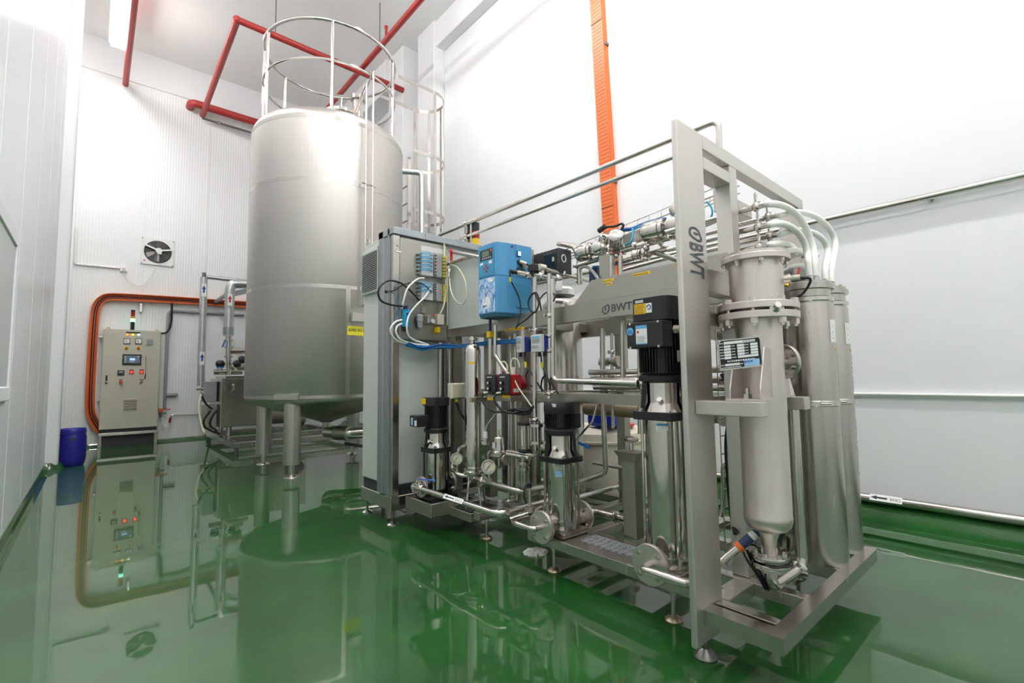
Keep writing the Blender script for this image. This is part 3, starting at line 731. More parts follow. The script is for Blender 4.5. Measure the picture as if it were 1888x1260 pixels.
a = pp(803, 608); MB().bevbox(a.x-.016, a.x+.016, PN-.06, PN, a.z-.035, a.z+.02, .004, 1).build('plug', 'yellow', t)
a = pp(778, 574); MB().box(a.x-.02, a.x+.02, PN-.03, PN, a.z-.02, a.z+.03).build('bracket', 'steel_brushed', t)
for px, py in ((734, 453), (735, 523), (822, 585), (777, 562)):
    a = pp(px, py); MB().cyl((a.x, PN-.006, a.z), (a.x, PN, a.z), .008, n=6).build('bolt', 'steel_pipe', t)
a, b = pp(741, 571), pp(748, 604)
t2 = thing('air_manifold', 'cyan plastic air manifold block on the valve panel', 'manifold', (a.x, PN-.03, b.z))
MB().bevbox(a.x, a.x+.045, PN-.06, PN, b.z, a.z, .005, 1).build('block', 'cyan', t2)
for k in range(4):
    z = b.z+.025+k*.045; MB().cyl((a.x+.015, PN-.06, z), (a.x+.015, PN-.075, z), .009, n=8).build('port', 'deep_blue', t2)
MB().bevbox(a.x-.005, a.x+.03, PN-.06, PN, a.z, a.z+.03, .005, 1).build('plug', 'black_plastic', t2)
MB().bevbox(a.x+.005, a.x+.035, PN-.06, PN, b.z-.035, b.z, .005, 1).build('plug', 'black_plastic', t2)
c = lambda px, py, d=.06: at(px, py, Y=PN-d)
cable('power_cable', 'black cable looping out over the galvanised corner of the panel', [c(777, 558), c(755, 535), c(738, 522, .1), c(716, 518, .14), c(699, 532, .16), c(701, 553, .15), c(720, 562, .1), c(742, 565)], .0085)
cable('sensor_cable', 'thin black cable from a round plug to the lower valve bank', [at(712, 538, X=EX0-.03), c(725, 536, .1), c(745, 525, .08), c(765, 521), c(783, 526), c(794, 538, .08)], .006)
a = at(712, 538, X=EX0-.02); tag(MB().ball(a, .016, 10).build('cable_plug', 'black_rubber'), 'round black cable plug on the galvanised channel', 'plug')
cable('air_hose', 'white hose arching from the valve bank to the cyan manifold', [c(782, 513, .07), c(770, 515, .09), c(752, 531, .09), c(744, 555, .08), c(741, 570, .04)], .008, 'white_hose', 'hose')
cable('air_hose', 'white hose sweeping down the panel past the cyan manifold', [c(795, 530, .06), c(784, 547, .09), c(768, 563, .1), c(754, 582, .1), c(750, 605, .1), c(758, 624, .06), c(790, 636, .02)], .008, 'white_hose', 'hose')
cable('air_hose', 'outer white hose bowing out from the cyan manifold', [c(741, 590, .07), c(729, 594, .1), c(720, 607, .1), c(726, 623, .08), c(745, 633, .05), c(790, 637, .03)], .008, 'white_hose', 'hose')
cable('air_hose', 'inner white hose bowing out from the cyan manifold', [c(741, 597, .07), c(733, 601, .1), c(730, 612, .1), c(738, 626, .08), c(760, 634, .05), c(790, 638, .03)], .008, 'white_hose', 'hose')
cable('sample_tube', 'clear yellowish tube dropping down the panel edge to the switch', [c(819, 450, .02), c(820, 480, .03), c(822, 520, .04), c(819, 560, .05), c(810, 582, .06)], .0075, 'clear_tube', 'tube')
cable('sample_tube', 'clear tube hanging in a loop across the grey plate', [at(830, 487, X=2.48), at(845, 495, X=2.44), at(858, 520, X=2.42), at(860, 548, X=2.42), at(852, 561, X=2.42), at(840, 554, X=2.43), at(831, 535, X=2.45), at(828, 505, X=2.48)], .006, 'clear_tube', 'tube')
# sample cock with red lever and pipes over the grey plate
t = thing('ball_valve', 'small ball valve with red lever above the looping clear tube', 'valve', at(828, 480, X=2.47))
q = at(829, 476, X=2.47); MB().cyl(q-V((0, 0, .05)), q+V((0, 0, .05)), .018, n=14).build('body', 'steel_polished', t)
q2 = at(828, 500, X=2.47); MB().cyl(q2-V((0, 0, .06)), q2+V((0, 0, .05)), .012, n=12).cyl(q2-V((0, 0, .01)), q2+V((0, 0, .02)), .021, n=6).build('spout', 'steel_polished', t)
q3 = at(832, 470, X=2.455); MB().obox(q3, (.012, 0, 0), (0, .006, 0), (0, 0, .055)).build('lever', 'red_bright', t)
run('sample_pipe', 'slim steel pipe from the red lever valve along the grey plate', [at(829, 476, X=2.47), at(829, 463, X=2.47), at(888, 475, X=2.47)], .019, 'steel_polished', fil=.035)
# bundles of blue air tubes under the panel
for k in range(7):
    dz = .012*(k % 3); dy = .010*k
    a = V((2.06, PN-.02-dy, 1.565-dz)); 
    pts = [a, a+V((.15, .005, -.015-.004*k)), a+V((.33, .0, -.02+.003*k)), V((2.46, 3.55, 1.545-dz*.8)), V((2.47+dy*.2, 3.15, 1.55-dz)), V((2.475+dy*.2, 2.72+.03*k, 1.545-dz))]
    cable('air_tube', 'blue air tube in the bundle hung under the valve panel', pts, .0065, 'blue_tube' if k % 2 else 'blue_tube_dark', 'tube', 'blue air tubes bundled under the valve panel', 6)
for k, (x, y_) in enumerate(((2.545, 3.79), (2.56, 3.78))):
    cable('air_tube', ['blue tube dropping down behind the dark pump', 'second blue tube dropping down beside the dark conduits'][k], [(x, y_, 1.55), (x+.01, y_, 1.2), (x+.005, y_, .8), (x, y_, .5)], .008, 'blue_tube_dark', 'tube')
# stack light
t = thing('stack_light', 'black, red and yellow signal tower behind the blue controller', 'signal light', at(877, 455, Y=3.95))
a = at(877, 455, Y=3.95); q = at(869, 440, Y=3.95)
z0, z1, z2, z3 = [at(877, v, Y=3.95).z for v in (454, 441, 428, 412)]
MB().cyl((a.x, a.y, z0), (a.x, a.y, z1), .042, n=18).build('yellow_lens', 'lens_yellow', t)
MB().cyl((a.x, a.y, z1), (a.x, a.y, z2), .042, n=18).build('red_lens', 'lens_red', t)
MB().cyl((a.x, a.y, z2), (a.x, a.y, z3), .042, n=18).build('black_top', 'black_plastic', t)
MB().cyl((a.x, a.y, z0-.2), (a.x, a.y, z0), .03, n=14).build('stem', 'black_plastic', t)
# ================================================================ PUMPS
def pump(label, x, y, z0, ring, br0, br1, mot0, fin1, fan0, top, r, rm, dark=False, flz=.29, fl=.17, FR=.096, boxdir=None, boxz=None, base=.12, win='steel_polished', sq=True):
    t = thing('multistage_pump', label, 'pump', (x, y, z0))
    steel = 'steel_polished'
    bm = 'black_paint' if dark else 'steel_brushed'
    MB().bevbox(x-base, x+base, y-base*1.05, y+base*1.05, z0, z0+.035, .012, 2).build('base_plate', bm, t)
    MB().lathe([(r*1.0, z0+.035), (r*1.06, z0+.05), (r*1.06, ring-.012), (r*1.10, ring-.012), (r*1.10, ring), (r*.98, ring)], (x, y, 0), n=40).build('volute', bm, t)
    MB().cyl((x, y, ring), (x, y, br0), r, n=44).build('sleeve', steel, t)
    for i in range(4):
        a = PI/4+i*PI/2+.15; q = V((x+math.cos(a)*r*1.22, y+math.sin(a)*r*1.22, 0))
        MB().cyl(q+V((0, 0, z0+.05)), q+V((0, 0, br1+.018)), .0085, n=8).build('stay_bolt', 'black_paint' if dark else 'steel_polished', t)
        MB().cyl(q+V((0, 0, br1)), q+V((0, 0, br1+.014)), .014, n=6).build('nut', 'steel_polished', t)
    MB().bevbox(x-r*1.22, x+r*1.22, y-r*1.22, y+r*1.22, br0, br1, .03, 3, axis=2).build('pump_head', 'black_paint', t)
    # lantern between head and motor: two black arms, steel guards between
    lo, hi = br1, mot0
    MB().lathe([(r*1.0, lo), (r*.93, lo+(hi-lo)*.12), (r*.84, lo+(hi-lo)*.26), (r*.82, lo+(hi-lo)*.3), (r*.82, hi)], (x, y, 0), n=32).build('coupling_guard', win, t)
    d_ = V((x, y, 0)).normalized(); w_ = V((-d_.y, d_.x, 0))
    for sg in (-1, 1):
        a = V((x, y, lo))+w_*sg*r*1.06; b = V((x, y, hi))+w_*sg*r*.92
        MB().tube([a, b], 0, rect=(r*.36, r*.12), up=d_).build('lantern_arm', 'black_paint', t)
    MB().tube([V((x, y, lo))+d_*r*.95, V((x, y, hi))+d_*r*.9], 0, rect=(r*.1, r*.6), up=d_).build('lantern_arm', 'black_paint', t)
    MB().lathe([(r*.9, hi-.012), (rm*1.04, hi), (rm*1.04, hi+.025), (rm*.86, hi+.04)], (x, y, 0), n=36).build('motor_flange', 'black_paint', t)
    mt = MB().cyl((x, y, hi+.03), (x, y, fan0), rm*.84, n=32).build('motor', 'black_paint', t)
    mb = MB()
    for i in range(44):
        a = 2*PI*i/44; d = V((math.cos(a), math.sin(a), 0)); w_ = V((-d.y, d.x, 0))
        mb.obox(V((x, y, (hi+.045+fan0)/2))+d*rm*.89, d*rm*.09, w_*.0022, (0, 0, (fan0-hi-.045)/2))
    o = mb.build('cooling_fins', 'black_paint', mt, False); o['kind'] = 'stuff'
    if sq: MB().bevbox(x-rm*.96, x+rm*.96, y-rm*.96, y+rm*.96, fan0-.01, top, .05, 4, axis=2).build('fan_cover', 'black_plastic', t)
    else: MB().lathe([(rm*.97, fan0-.01), (rm*1.03, fan0), (rm*1.03, top-.02), (rm*.98, top), (0, top)], (x, y, 0), n=36).build('fan_cover', 'black_plastic', t)
    q = V((x-r*.72, y-r*.30, lo+(hi-lo)*.30)); MB().cyl(q, q+V((-.035, -.01, .02)), .015, n=6).build('vent_plug', 'steel_polished', t)
    for s in (-1, 1):
        c = V((x+s*r*.9, y, flz)); MB().cyl(c, c+V((s*(fl-r*.9), 0, 0)), FR*.55, n=20).build('branch', bm, t)
        if s < 0: flange(t, V((x-fl, y, flz)), (-1, 0, 0), FR, .024, 4, 'steel_blasted', .012, .72)
        else: flange(t, V((x+fl, y, flz)), (1, 0, 0), FR, .024, 4, 'steel_blasted', .012, .72)
    return t
N_ = (0, -1, 0); UP = (0, 0, 1)
# --- middle pump
p1 = pump('medium pump with steel sleeve and black motor left of the grating', 2.385, 2.245, B1, .318, .688, .722, .872, 1.02, 1.015, 1.082, .092, .108, flz=.295, fl=.18, FR=.102, sq=False)
MB().bevbox(2.385+.09, 2.385+.15, 2.19, 2.30, .90, 1.00, .008, 2).build('terminal_box', 'black_plastic', p1)
MB().obox((2.283, 2.216, 1.063), (.004, .0, 0), (0, .03, 0), (0, 0, .011)).build('label', 'light_grey', p1, False)
a = math.radians(212); q = V((2.385+.0935*math.cos(a), 2.245+.0935*math.sin(a), .60)); rt = V((-math.sin(a), math.cos(a), 0))*1
sticker(q+V((math.cos(a), math.sin(a), 0))*.001-rt*.022, rt, UP, .045, .04, 'label_blue', p1, 'label')
sticker(q+V((math.cos(a), math.sin(a), 0))*.001-rt*.025+V((0, 0, .046)), rt, UP, .05, .035, 'light_grey', p1, 'label')
# --- tall pump next to the big post
p2 = pump('tall pump with big black motor, yellow sticker and white label beside the post', 2.40, 1.462, B1, .315, 1.015, 1.058, 1.222, 1.40, 1.555, 1.668, .103, .125, flz=.295, fl=.165, FR=.102)
X0 = 2.40-.175
tb = MB().bevbox(X0, 2.40-.08, 1.345, 1.565, 1.395, 1.533, .008, 2).build('terminal_box', 'black_plastic', p2)
for y_, z in ((1.37, 1.40), (1.54, 1.40), (1.37, 1.527), (1.54, 1.527)):
    MB().cyl((X0-.004, y_, z), (X0, y_, z), .007, n=8).build('screw', 'steel_polished', tb)
L_ = (0, -1, 0)
sticker((X0-.0005, 1.505, 1.415), L_, UP, .068, .10, 'label_white', tb, 'energy_label'); 
sticker((X0-.0012, 1.505, 1.497), L_, UP, .068, .018, 'label_lightblue', tb, 'energy_label_band'); sticker((X0-.0012, 1.505, 1.415), L_, UP, .068, .006, 'label_lightblue', tb, 'energy_label_band')
scribble((X0-.0012, 1.497, 1.425), L_, UP, .05, .035, 'grey_plastic', tb, 4)
sticker((X0-.0012, 1.498, 1.474), L_, UP, .012, .012, 'ink_red', tb, 'energy_label_mark')
MB().lathe([(0, 0), (.021, 0), (.021, .001), (0, .001)], (X0, 1.541, 1.487), (-1, 0, 0), 24).build('round_emblem', 'label_lightblue', tb)
scribble((X0-.0012, 1.554, 1.475), L_, UP, .027, .02, 'ink_blue', tb, 2)
FX = 2.40-.125*.96
sticker((FX-.0008, 1.548, 1.583), L_, UP, .072, .056, 'yellow', p2, 'warning_sticker'); scribble((FX-.0018, 1.543, 1.586), L_, UP, .06, .05, 'brass', p2, 5)
sticker((FX-.0008, 1.474, 1.585), L_, UP, .036, .052, 'label_white', p2, 'mark_sticker')
MB().tube([V((FX-.003, 1.456+.012*math.cos(a_), 1.615+.012*math.sin(a_))) for a_ in [PI*.2*k for k in range(9)]], .0025, 6).build('mark_ring', 'ink_blue', p2)
sticker((FX-.0008, 1.54, 1.644), L_, UP, .05, .015, 'light_grey', p2, 'label')
MB().cyl((2.34, 1.345, 1.49), (2.34, 1.295, 1.49), .018, n=14).cyl((2.34, 1.345, 1.49), (2.34, 1.325, 1.49), .023, n=6).build('cable_gland', 'cream', p2)
sticker((2.345, 1.34, 1.32), (1, 0, 0), UP, .05, .06, 'label_white', p2, 'label')
a = math.radians(205); q = V((2.40+.1065*math.cos(a), 1.462+.1065*math.sin(a), .965)); rt = V((-math.sin(a), math.cos(a), 0)); n_ = V((math.cos(a), math.sin(a), 0))
sticker(q+n_*.001-rt*.03, rt, UP, .06, .034, 'label_white', p2, 'label'); sticker(q+n_*.002-rt*.03+V((0, 0, .022)), rt, UP, .06, .012, 'label_lightblue', p2, 'label_band')
p2.location += V((-.06, -.03, 0))
# --- dark pump by the enclosure
p3 = pump('all black pump with yellow sticker in front of the grey enclosure', 2.215, 3.53, .255, .33, .632, .672, .80, 1.0, 1.03, 1.088, .083, .10, dark=True, flz=.36, fl=.13, FR=.085, base=.13)
FX = 2.215-.096
sticker((FX-.0008, 3.61, 1.033), L_, UP, .07, .05, 'yellow', p3, 'warning_sticker')
MB().bevbox(2.215-.20, 2.215-.08, 3.50, 3.63, .85, .945, .008, 2).build('terminal_box', 'black_plastic', p3)
sticker((2.0145, 3.60, .865), L_, UP, .03, .06, 'label_blue', p3, 'label'); sticker((2.0145, 3.545, .86), L_, UP, .035, .045, 'label_white', p3, 'label')
sb = thing('pump_plinth', 'stainless box plinth under the all black pump', 'plinth', (2.22, 3.52, .12))
MB().bevbox(2.06, 2.42, 3.36, 3.78, .14, .25, .005, 1).build('box', 'steel_sheet', sb)
MB().cyl((2.36, 3.72, 0), (2.36, 3.72, .14), .012, n=10).build('foot', 'steel_pipe', sb)
tr_ = thing('filter_tray', 'shallow stainless tray with black rubber mat under the slim filter', 'tray', (2.45, 2.95, .1))
a = at(868, 965, Z=.13)
MB().bevbox(a.x, a.x+.30, a.y, a.y+.42, .13, .20, .004, 1).build('pan', 'steel_sheet', tr_)
MB().bevbox(a.x+.008, a.x+.292, a.y+.008, a.y+.412, .20, .212, .003, 1).build('mat', 'black_rubber', tr_)
TRAY = a.copy()
# --- U shaped drain pipes on the flanges
run('bypass_pipe', 'polished U shaped pipe in front of the medium pump flange', [(2.385-.20, 2.245, .295), (2.12, 2.245, .295), (2.12, 2.465, .295), (2.27, 2.465, .295)], .019, 'steel_polished', fil=.05)
run('bypass_pipe', 'polished U shaped pipe in front of the tall pump flange', [(2.34-.185, 1.432, .295), (2.085, 1.432, .295), (2.085, 1.185, .295), (2.22, 1.185, .295)], .02, 'steel_polished', fil=.05)

# ================================================================ UV / HEAT VESSEL
UX, UY = 2.41, .95
t = thing('treatment_vessel', 'bead blasted vertical vessel with bolted flanges and nameplate', 'vessel', (UX, UY, .2))
MB().lathe([(.118, 1.56), (.118, 1.79), (.1, 1.79)], (UX, UY, 0), n=48).build('upper_body', 'steel_blasted', t)
MB().lathe([(.103, 1.515), (.103, 1.22), (.1045, 1.22), (.1045, 1.06), (.103, 1.06), (.103, .595), (.105, .59), (.104, .575), (.098, .55), (.082, .53), (.05, .518), (.042, .515)], (UX, UY, 0), n=48).build('lower_body', 'steel_blasted', t)
MB().lathe([(.05, .52), (.034, .48), (.028, .44), (.028, .41)], (UX, UY, 0), n=24).build('outlet_cone', 'steel_blasted', t)
def vflange(z0, z1, R, nb, bolt, name, m='steel_blasted', rim=.88, up=True, off=0.):
    f = MB().lathe([(0, z0), (R*.99, z0), (R, z0+.002), (R, z1-.002), (R*.99, z1), (0, z1)], (UX, UY, 0), n=56).build(name, m, t)
    return f
f1 = vflange(1.788, 1.815, .152, 8, .01, 'top_flange'); MB().cyl((UX, UY, 1.813), (UX, UY, 1.829), .149, n=56).build('lid', 'steel_blasted', t)
f2 = vflange(1.553, 1.585, .178, 8, .01, 'flange'); f3 = vflange(1.508, 1.540, .178, 8, .01, 'flange')
MB().cyl((UX, UY, 1.54), (UX, UY, 1.553), .13, n=40).build('gasket', 'steel_dark', t)
for i in range(8):
    a = 2*PI*(i+.35)/8
    x, y_ = UX+math.cos(a)*.157, UY+math.sin(a)*.157
    b = MB().cyl((x, y_, 1.47), (x, y_, 1.60), .010, n=8).build('bolt', 'steel_pipe', t)
    MB().cyl((x, y_, 1.585), (x, y_, 1.605), .0175, n=6).build('nut', 'steel_blasted', b); MB().cyl((x, y_, 1.482), (x, y_, 1.508), .0175, n=6).build('nut', 'steel_blasted', b)
    x, y_ = UX+math.cos(a+.3)*.136, UY+math.sin(a+.3)*.136
    b = MB().cyl((x, y_, 1.76), (x, y_, 1.80), .006, n=8).build('bolt', 'steel_pipe', t); MB().cyl((x, y_, 1.772), (x, y_, 1.788), .0105, n=6).build('nut', 'steel_blasted', b)
x, y_ = UX-.118, UY-.125
MB().lathe([(0, -.02), (.026, -.02), (.026, 0), (.014, .008), (.014, .03), (0, .03)], (x, y_, 1.55), (-.7, -.7, .25), 16).build('lifting_lug', 'steel_polished', t)
# outlet flanges and elbow
flange(t, (UX, UY, .392), (0, 0, 1), .082, .022, 6, 'steel_pipe', .011, .74); flange(t, (UX, UY, .358), (0, 0, 1), .082, .022, 6, 'steel_pipe', .011, .74)
run('outlet_pipe', 'polished pipe elbowing from the vessel foot up between the cylinders', [(UX, UY, .358), (UX, UY, .265), (2.70, UY-.03, .285), (2.715, UY-.03, .33), (2.72, UY-.03, 1.06), (2.72, UY+.05, 1.45)], .027, 'steel_pipe', fil=.04)
q = V((2.66, UY-.03, .283)); clamp(bpy.data.objects['outlet_pipe'], q, (1, -.1, .1), .026)
MB().cyl((2.62, UY-.03, .225), (2.62, UY-.03, .26), .011, n=10).build('support_leg', 'steel_pipe', bpy.data.objects['outlet_pipe'])
# side ports
d = V((1, -.35, 0)).normalized()
MB().cyl(V((UX, UY, 1.31)), V((UX, UY, 1.31))+d*.17, .04, n=20).build('side_port', 'steel_blasted', t); flange(t, V((UX, UY, 1.31))+d*.15, d, .085, .022, 6, 'steel_brushed', .011, .7)
d = V((.35, -.93, 0)).normalized(); q = V((UX, UY, 1.70))
MB().cyl(q+d*.10, q+d*.145, .022, n=18).build('sensor_boss', 'steel_blasted', t); MB().cyl(q+d*.145, q+d*.185, .014, n=14).build('sensor', 'cream', t)
cable('sensor_cable', 'black cable from the vessel sensor boss with yellow cable marker', [q+d*.18, q+d*.22+V((.02, 0, -.01)), q+d*.22+V((.10, .05, -.05)), q+d*.22+V((.2, .12, -.06)), q+d*.2+V((.26, .25, -.1))], .006)
# support lugs with gussets
for s, d in ((0, V((-1, -.12, 0))), (1, V((1, .1, 0)))):
    d.normalize(); w_ = V((-d.y, d.x, 0)); c0 = V((UX, UY, 0))
    MB().obox(c0+d*.185+V((0, 0, 1.139)), d*.085, w_*.075, V((0, 0, .004))).build('lug_plate', 'steel_blasted', t, False)
    for k in (-1, 1):
        p = c0+w_*.062*k
        MB().prism([p+d*.075+V((0, 0, 1.143)), p+d*.262+V((0, 0, 1.143)), p+d*.262+V((0, 0, 1.185)), p+d*.17+V((0, 0, 1.37)), p+d*.075+V((0, 0, 1.37))], w_*.005).build('gusset', 'steel_blasted', t, False)
    q = c0+d*.22+V((0, 0, 1.143)); MB().cyl(q-V((0, 0, .08)), q+V((0, 0, .045)), .009, n=8).build('anchor_bolt', 'steel_polished', t); MB().cyl(q, q+V((0, 0, .02)), .019, n=6).build('anchor_nut', 'steel_polished', t)
# nameplate facing the room
a, b, c_ = at(1324, 628, D=2.06), at(1403, 620, D=2.10), at(1328, 684, D=2.06)
rt, up = (b-a), (a-c_); W, H_ = rt.length, up.length; rt.normalize(); up = (up-rt*up.dot(rt)).normalized()
npz = MB().obox(c_+rt*W/2+up*H_/2-rt.cross(up)*.003, rt*W/2, up*H_/2, rt.cross(up)*.003).build('nameplate', 'steel_polished', t, False)
MB().obox(c_+rt*W/2+up*H_/2-rt.cross(up)*.05, rt*.03, up*.02, rt.cross(up)*.045).build('nameplate_arm', 'steel_brushed', t, False)
def npb(x, y_, w_, h_, m, k=1, nm='nameplate_field'):
    return sticker(c_+rt*W*x+up*H_*y_, rt, up, W*w_, H_*h_, m, npz, nm, .0004*k+.0004)
npb(.025, .045, .95, .92, 'ink')
npb(.13, .84, .58, .09, 'label_white', 2); npb(.56, .845, .30, .085, 'light_grey', 3)
for r_ in range(5):
    y_ = .73-r_*.0945
    for cx, cw in ((.125, .155), (.43, .165), (.74, .17)):
        if r_ == 4 and cx > .7: continue
        npb(cx, y_, cw if not (r_ == 4 and cx > .4) else .48, .078, 'label_white', 2)
    for cx in (.03, .30, .605):
        if r_ == 4 and cx > .5: continue
        scribble(c_+rt*W*cx+up*H_*(y_+.01), rt, up, W*.09, H_*.06, 'label_white', npz)
scribble(c_+rt*W*.03+up*H_*.85, rt, up, W*.09, H_*.06, 'label_white', npz)
scribble(c_+rt*W*.18+up*H_*.225, rt, up, W*.76, H_*.10, 'label_white', npz, name='company_line')
npb(.12, .125, .34, .075, 'label_white', 2); scribble(c_+rt*W*.03+up*H_*.13, rt, up, W*.08, H_*.06, 'label_white', npz); scribble(c_+rt*W*.47+up*H_*.13, rt, up, W*.08, H_*.06, 'label_white', npz)
scribble(c_+rt*W*.06+up*H_*.055, rt, up, W*.5, H_*.05, 'label_white', npz)
npb(.56, .05, .36, .22, 'label_blue', 5, 'blue_sticker'); scribble(c_+rt*W*.57+up*H_*.16+rt.cross(up)*.0015, rt, up, W*.2, H_*.09, 'ink_blue', npz)
for x, y_ in ((.035, .06), (.965, .06), (.035, .94), (.965, .94)):
    q = c_+rt*W*x+up*H_*y_; MB().cyl(q, q+rt.cross(up)*.003, .004, n=8).build('rivet', 'steel_polished', npz)

# ================================================================ CYLINDRICAL MODULES
def module(x, y, z1, label, r=.124):
    t = thing('module_housing', label, 'vessel', (x, y, B1))
    MB().lathe([(0, B1), (r, B1), (r, 1.07), (r*1.0, z1-.13), (r*.99, z1-.125)], (x, y, 0), n=48).build('shell', 'steel_brushed', t)
    MB().cyl((x, y, z1-.13), (x, y, z1-.045), r*.93, n=40).build('neck', 'steel_brushed', t)
    MB().lathe([(r*1.0, -.014), (r*1.035, -.010), (r*1.035, .010), (r*1.0, .014)], (x, y, z1-.10), n=40).build('band_clamp', 'steel_polished', t)
    MB().lathe([(r*1.0, -.016), (r*1.03, -.012), (r*1.03, .012), (r*1.0, .016)], (x, y, 1.085), n=40).build('band_clamp', 'steel_polished', t)
    a = math.radians(222); d = V((math.cos(a), math.sin(a), 0)); w_ = V((-d.y, d.x, 0)); q = V((x, y, 1.085))+d*r*1.06
    MB().cyl(q-w_*.025, q+w_*.025, .006, n=8).build('clamp_screw', 'steel_polished', t)
    MB().lathe([(r*1.0, -.045), (r*1.06, -.042), (r*1.06, -.018), (r*1.0, -.016)], (x, y, z1), n=40).build('cap_ring', 'steel_brushed', t)
    cp = MB().lathe([(r*.97, -.018), (r*.97, 0), (r*.9, .004), (0, .004)], (x, y, z1), n=40).build('end_cap', 'steel_brushed', t)
    for k, (dx, dy) in enumerate(((-.05, -.03), (-.01, -.05))):
        MB().cyl((x+dx, y+dy, z1), (x+dx, y+dy, z1+.032), .022, n=16).build('port', 'steel_polished', cp)
    for k in range(6):
        a = 2*PI*k/6+.4; MB().cyl((x+r*.8*math.cos(a), y+r*.8*math.sin(a), z1), (x+r*.8*math.cos(a), y+r*.8*math.sin(a), z1+.014), .008, n=6).build('bolt', 'steel_pipe', cp)
    return t
def wraplabel(t, x, y, r, adeg, z, w_, h_, m, name='label'):
    a0 = math.radians(adeg); mb = MB(); k = 4
    for i in range(k):
        b0, b1 = a0+w_/r*(i/k-.5), a0+w_/r*((i+1)/k-.5); p0, p1 = [V((x+(r+.0012)*math.cos(b), y+(r+.0012)*math.sin(b), z)) for b in (b0, b1)]
        mb.add([p0, p1, p1+V((0, 0, h_)), p0+V((0, 0, h_))], [(0, 1, 2, 3)])
    return mb.build(name, m, t)
def wraptext(t, body, x, y, r, adeg, z0, wd, ht, m):
    tx = text(t, body, (0, 0, 0), (1, 0, 0), (0, 0, 1), wd, ht, m, None, bold=.01); a0 = math.radians(adeg)
    for v in tx.data.vertices:
        c = v.co.copy(); b = a0+c.z/r                     # reads downwards
        v.co = V((x+(r+.0014)*math.cos(b), y+(r+.0014)*math.sin(b), z0-c.x))-ORG[t.name]
    tx.parent = t
for k, (x, y_, lab) in enumerate(((3.08, .935, 'front cylindrical steel module with broad shine next to the vessel'), (3.36, .935, 'outer cylindrical steel module nearest the plaster wall'),
                                  (3.08, 1.25, 'shadowed cylindrical module hidden behind the vessel and front module'), (3.36, 1.25, 'shadowed cylindrical module behind the outer module'))):
    m_ = module(x, y_, 1.765, lab)
    if k < 2:
        wraplabel(m_, x, y_, .124, 262, 1.42, .062, .125, 'label_white'); 
        mb = MB()
        for j in range(8):
            b0, b1 = math.radians(254), math.radians(270 if j % 3 else 264)
            pa, pb = [V((x+.1258*math.cos(b), y_+.1258*math.sin(b), 1.44+j*.011)) for b in (b0, b1)]
            mb.add([pa, pb, pb+V((0, 0, .003)), pa+V((0, 0, .003))], [(0, 1, 2, 3)])
        mb.build('print', 'grey_plastic', m_, False)
        wraplabel(m_, x, y_, .124, 272, 1.375, .018, .014, 'yellow', 'yellow_tag')
        wraptext(m_, 'SEPTRON', x, y_, .124, 279, .98, .32, .05, 'ink_purple'); wraptext(m_, 'christ', x, y_, .124, 279, 1.36, .22, .05, 'ink_purple')

# tall pressure vessels inside the skid
def pvessel(x, y, r, z0, z1, label):
    t = thing('filter_vessel', label, 'vessel', (x, y, z0))
    MB().lathe([(r*.7, z0), (r, z0+.03), (r, z1-.08), (r*.96, z1-.05), (r*.8, z1-.015), (r*.4, z1+.01), (0, z1+.015)], (x, y, 0), n=44).build('shell', 'steel_brushed', t)
    MB().lathe([(r*1.0, -.015), (r*1.04, -.01), (r*1.04, .01), (r, .015)], (x, y, z1-.12), n=44).build('band_clamp', 'steel_polished', t)
    MB().cyl((x, y, z1), (x, y, z1+.07), .035, n=16).cyl((x, y, z1+.03), (x, y, z1+.045), .055, n=20).build('top_port', 'steel_polished', t)
    return t
pvessel(3.15, 2.92, .175, .225, 1.95, 'wide polished filter vessel standing in the middle of the skid')
pvessel(3.13, 3.47, .19, .225, 1.95, 'second filter vessel in shadow behind the dosing pumps')
# slim filter column
FX_, FY_ = 2.385, 3.235
t = thing('cartridge_filter', 'slim upright cartridge filter on thin legs beside the black pump', 'filter', (FX_, FY_, .2))
r = .068
MB().lathe([(r*1.0, .52), (r, 1.475), (r*.93, 1.50), (r*.6, 1.53), (.02, 1.54)], (FX_, FY_, 0), n=36).build('shell', 'steel_polished', t)
MB().lathe([(r*.5, .40), (r*.9, .43), (r*1.0, .465), (r*1.32, .475), (r*1.32, .492), (r*1.2, .50), (r*1.32, .508), (r*1.32, .522), (r, .53)], (FX_, FY_, 0), n=36).build('sump', 'steel_polished', t)
MB().cyl((FX_, FY_, 1.53), (FX_, FY_, 1.60), .022, n=14).cyl((FX_, FY_, 1.565), (FX_, FY_, 1.585), .04, n=20).build('top_port', 'steel_polished', t)
for a in (200, 270, 340):
    a = math.radians(a); MB().cyl((FX_+r*.9*math.cos(a), FY_+r*.9*math.sin(a), .45), (FX_+r*1.5*math.cos(a), FY_+r*1.5*math.sin(a), .21), .009, n=8).build('leg', 'steel_polished', t)
a = at(861, 662, D=(V((FX_, FY_, 1))-CAM).dot(_f)-.07); wraplabel(t, FX_, FY_, r, 225, 1.365, .05, .018, 'yellow', 'yellow_tag')
